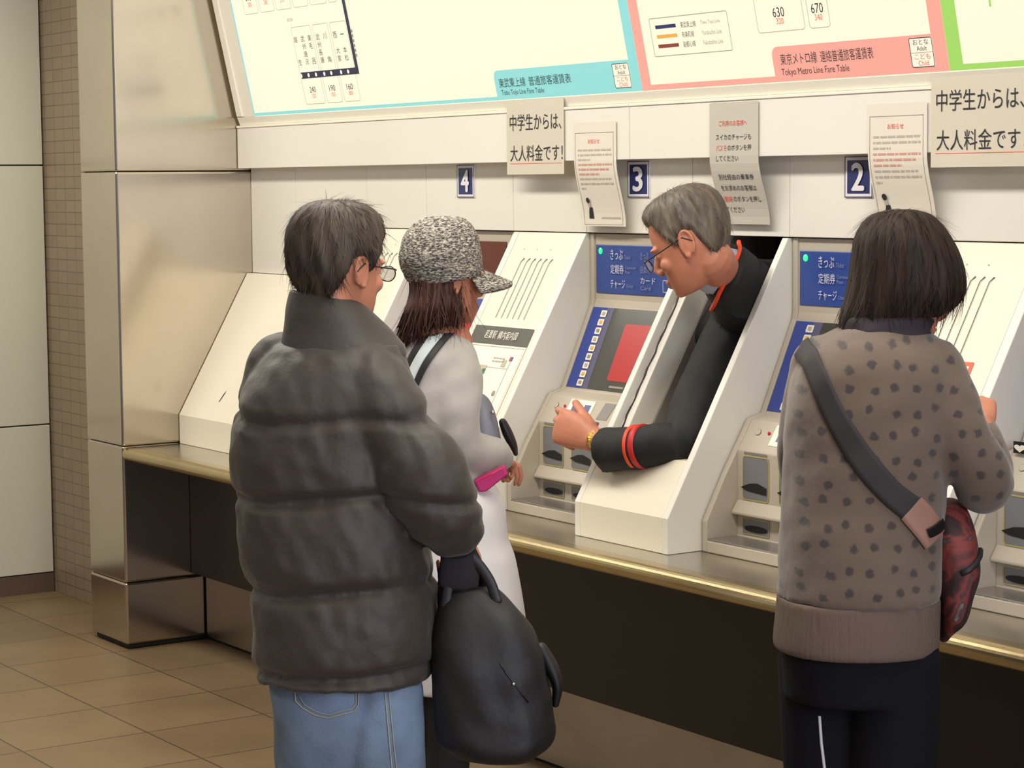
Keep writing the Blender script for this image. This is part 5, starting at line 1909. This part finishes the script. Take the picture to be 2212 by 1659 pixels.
finish('strap', shift(temp_mesh(ribbon(both, spline(ctr, 6), spline(perp, 6), 1, -1, .005)), FO), MT['bagstrap'], fb_, smooth=True)
ctr = [(4.5381, -0.4359, 1.0914), (4.55, -0.4215, 1.0708), (4.5621, -0.4072, 1.0468), (4.5713, -0.3972, 1.0246)]
perp = [(0.0091, 0.0168, 0.0203), (0.0111, 0.0195, 0.0185), (0.0123, 0.0207, 0.0151), (0.0114, 0.0192, 0.0134)]
finish('strap_end', shift(temp_mesh(ribbon(both, spline(ctr, 6), spline(perp, 6), 1, -1, .006)), FO), MT['bagtan'], fb_, smooth=True)
ctr = [(4.5588, -0.4133, 1.0401), (4.5688, -0.3973, 1.0467), (4.5767, -0.384, 1.0568)]
perp = [(0.0025, 0.0023, -0.0085), (0.003, 0.003, -0.0094), (0.003, 0.0031, -0.0085)]
finish('buckle', shift(temp_mesh(ribbon(both, spline(ctr, 5), spline(perp, 5), 1, -1, .012)), FO), MT['frameblack'], fb_, smooth=True)

# ---------------------------------------------------------------- member of staff leaning out of the divider
O = (2.98, 1.12, 0.0)
stf = thing('person', 'person in a black uniform with red piping and glasses leaning out of the open divider', 'person', O)
C = np.array((3.0486, 0.22, 1.5506))
fw = np.array((-0.8177, -0.5708, 0.0))
Mx = frame_of(fw + np.array((0, 0, -.50)), (0, 0, 1))
S = 1.05
neck0 = C + Mx @ np.array((0, -.03, -.06)) * S
NB = np.array((2.9669, 0.44, 1.4227))
T = [tuple(NB + np.array((.0, .02, -.005))) + (.06, .06), (2.8426, 0.6, 1.441) + (.08, .08), (2.7755, 0.64, 1.3355) + (.10, .085), (2.6839, 0.7, 1.2117) + (.115, .10), (2.90, .86, 1.14, .12, .11), (2.95, .98, 1.00, .14, .11), (2.98, 1.05, .86, .14, .11)]
ARM = [(2.8291, 0.6, 1.3648, 0.052, 0.052), (2.8767, 0.47, 1.1974, 0.046, 0.046), (2.9586, 0.3, 1.0439, 0.042, 0.042), (2.8784, 0.215, 1.0207, 0.036, 0.036), (2.7142, 0.16, 1.017, 0.03, 0.026)]
ARML = [(2.80, .62, 1.33, .05, .05), (2.80, .78, 1.12, .045, .045), (2.88, .85, 1.0, .035, .035)]
HIPR, HIPL = np.array((3.07, 1.08, .84)), np.array((2.89, 1.08, .84))
KR, KL = np.array((3.08, 1.10, .47)), np.array((2.88, 1.10, .47))
AR, AL = np.array((3.08, 1.16, .09)), np.array((2.88, 1.16, .09))
toe_s = np.array((0, -.13, -.055))
wr = np.array(ARM[-1][:3])
parts = head_parts(C, Mx, S)
parts.append(tube_geo([tuple(neck0) + (.056, .058), tuple(neck0 * .5 + NB * .5) + (.050, .053), tuple(NB) + (.040, .040)]))
parts.append(loft_geo(spline(T, 3), n=28))
parts += [tube_geo(spline(ARM, 3)), tube_geo(spline(ARML, 3))]
FX = [-0.1285, -0.065, 0.0432]
parts += hand_parts(wr, FX, [0.6066, -0.4342, 0.0814], -1, [(.75, 1.2, .7), (1.0, 1.3, .8), (1.1, 1.35, .8), (1.2, 1.35, .8)], 1.24, thumb=(.45, .15, .0))
parts += hand_parts(np.array(ARML[-1][:3]), (0.3, -0.4, -0.8), (-1, 0, 0), 1, [(.5, .7, .4)] * 4)
parts += leg_parts(HIPR, KR, AR, AR + toe_s) + leg_parts(HIPL, KL, AL, AL + toe_s)
finish('body', shift(fuse(parts, .0036, 3), O), MT['skin2'], stf, smooth=True)
eyes(C, Mx, S, O, stf)
g = hair_shell(C, Mx, S, short_hair(.020, .012, .074), seed=9, clump=.0016)
tm = temp_mesh(g)
hub = C + Mx @ np.array((0, -.04, .12))
hf2 = short_hair(.020, .012, .074)
st = strands(tm, 2400, .028, .0008, lambda c, n: (c - hub) + Mx @ np.array((0, -.02, -.06)), seed=14, lift=.28, bend=.25, region=lambda c, n: hf2((Mx.T @ (c - C - n * .014)) / S) > .009)
hair_object('hair', [g, st], O, stf, MT['hair4'])
glasses(C, Mx, S, O, stf, MT['frameblack'], zl=-.010, drop=.004)
TJ = [(2.8908, 0.6, 1.4924) + (.080, .08), (2.8599, 0.61, 1.4412) + (.105, .10), (2.7952, 0.64, 1.3517) + (.125, .115), (2.6916, 0.66, 1.2142) + (.140, .13), (2.90, .84, 1.16, .14, .13), (2.95, .96, 1.02, .155, .125), (2.98, 1.05, .84, .16, .13)]
su = [(2.8369, 0.6, 1.3777, 0.078, 0.078), (2.853, 0.475, 1.2081, 0.08, 0.08), (2.9249, 0.33, 1.0757, 0.072, 0.072), (2.9556, 0.27, 1.0311, 0.06, 0.062), (2.8823, 0.212, 1.0139, 0.056, 0.058), (2.8103, 0.19, 0.9989, 0.056, 0.06), (2.7354, 0.175, 0.9867, 0.052, 0.062)]
suL = [(2.81, .60, 1.34, .065, .065), (2.80, .78, 1.12, .058, .058), (2.86, .84, 1.02, .048, .048)]
col_s = [(3.0328, 0.339, 1.4714, 0.07, 0.075), (3.0394, 0.349, 1.4641, 0.075, 0.081), (3.0024, 0.42, 1.4319, 0.086, 0.09), (2.8845, 0.56, 1.381, 0.11, 0.11)]
me = fuse([tube_geo(spline(col_s, 4), n=36, dome=0), loft_geo(spline(TJ, 4), n=44), tube_geo(spline(su, 4), n=28, dome=0), tube_geo(spline(suL, 4), n=22)], .006, 4)


def clamp(me):
    # the body presses against the inside of the divider's right cheek
    for v in me.vertices:
        if sl(v.co.z) - .085 < v.co.y < .82 and v.co.x > 3.028:
            v.co.x = 3.028
    me.update()


displace(me, lambda c: .0028 * wavenoise(c, 7, 29) + .001 * wavenoise(c, 16, 30))
clamp(me)
uj = finish('uniform_jacket', shift(me, O), MT['uniform'], stf, smooth=True)
ujb = BVHTree.FromPolygons([v.co + Vector(O) for v in me.vertices], [tuple(p.vertices) for p in me.polygons])
# sleeve stripes follow the cuff
for (a, b), mm in (((( (2.845, 0.1975, 1.0066) ), ( (2.8539, 0.2, 1.008) )), 'pipe_orange'), ((( (2.8626, 0.2025, 1.0091) ), ( (2.8775, 0.2065, 1.0114) )), 'pipe_red')):
    rr = .0575
    rows = [tuple(a) + (rr * .985, rr * 1.04), tuple(b) + (rr * .985, rr * 1.04)]
    finish('sleeve_stripe', shift(temp_mesh(tube_geo(rows, n=32, dome=0)), O), MT[mm], uj, smooth=True)


def toward_cam(bvh, pts, lift):
    out = []
    for p in pts:
        d = Vector(np.array(p) - cam_p).normalized()
        h = bvh.ray_cast(Vector(cam_p), d)
        if h[0] is not None and (h[0] - Vector(cam_p)).length > 4:
            out.append(tuple(np.array(h[0]) + np.array(h[1]) * lift))
        else:
            out.append(tuple(p))
    return out


pl_ = MB(O)
pl_.tube(toward_cam(ujb, spline([(3.0263, 0.4, 1.5464), (3.0527, 0.375, 1.5187), (3.0704, 0.345, 1.4853), (3.0686, 0.325, 1.4502), (3.0547, 0.315, 1.4179), (3.034, 0.315, 1.3897), (3.0245, 0.315, 1.3738)], 4), .004), .0060, 8)
pl_.build('collar_piping', MT['pipe_orange'], uj, smooth=True)
shc = [(3.0106, 0.311, 1.4931, 0.069, 0.074), (3.0217, 0.325, 1.4822, 0.0705, 0.0755), (3.0368, 0.345, 1.4677, 0.07, 0.075)]
finish('shirt_collar', shift(temp_mesh(tube_geo(spline(shc, 3), n=40, dome=0)), O), MT['shirt'], stf, smooth=True)
wa = np.array(wr)
ax = np.array(ARM[-2][:3]) - wa
ax /= np.linalg.norm(ax)
finish('watch_strap', shift(temp_mesh(tube_geo([tuple(wa - ax * .004) + (.031, .027), tuple(wa + ax * .004) + (.0325, .028), tuple(wa + ax * .012) + (.031, .027)], n=28, dome=0)), O), MT['gold'], stf, smooth=True)
me = fuse([pant_leg(HIPR, KR, AR), pant_leg(HIPL, KL, AL), loft_geo([(2.98, 1.06, .95, .15, .12), (2.98, 1.07, .82, .17, .13), (2.98, 1.08, .74, .16, .12)], n=40)], .009, 3)
finish('trousers', shift(me, O), MT['uniform'], stf, smooth=True)
for a in (AR, AL):
    shoe('shoe', a, a + toe_s, O, stf, MT['shoe'])
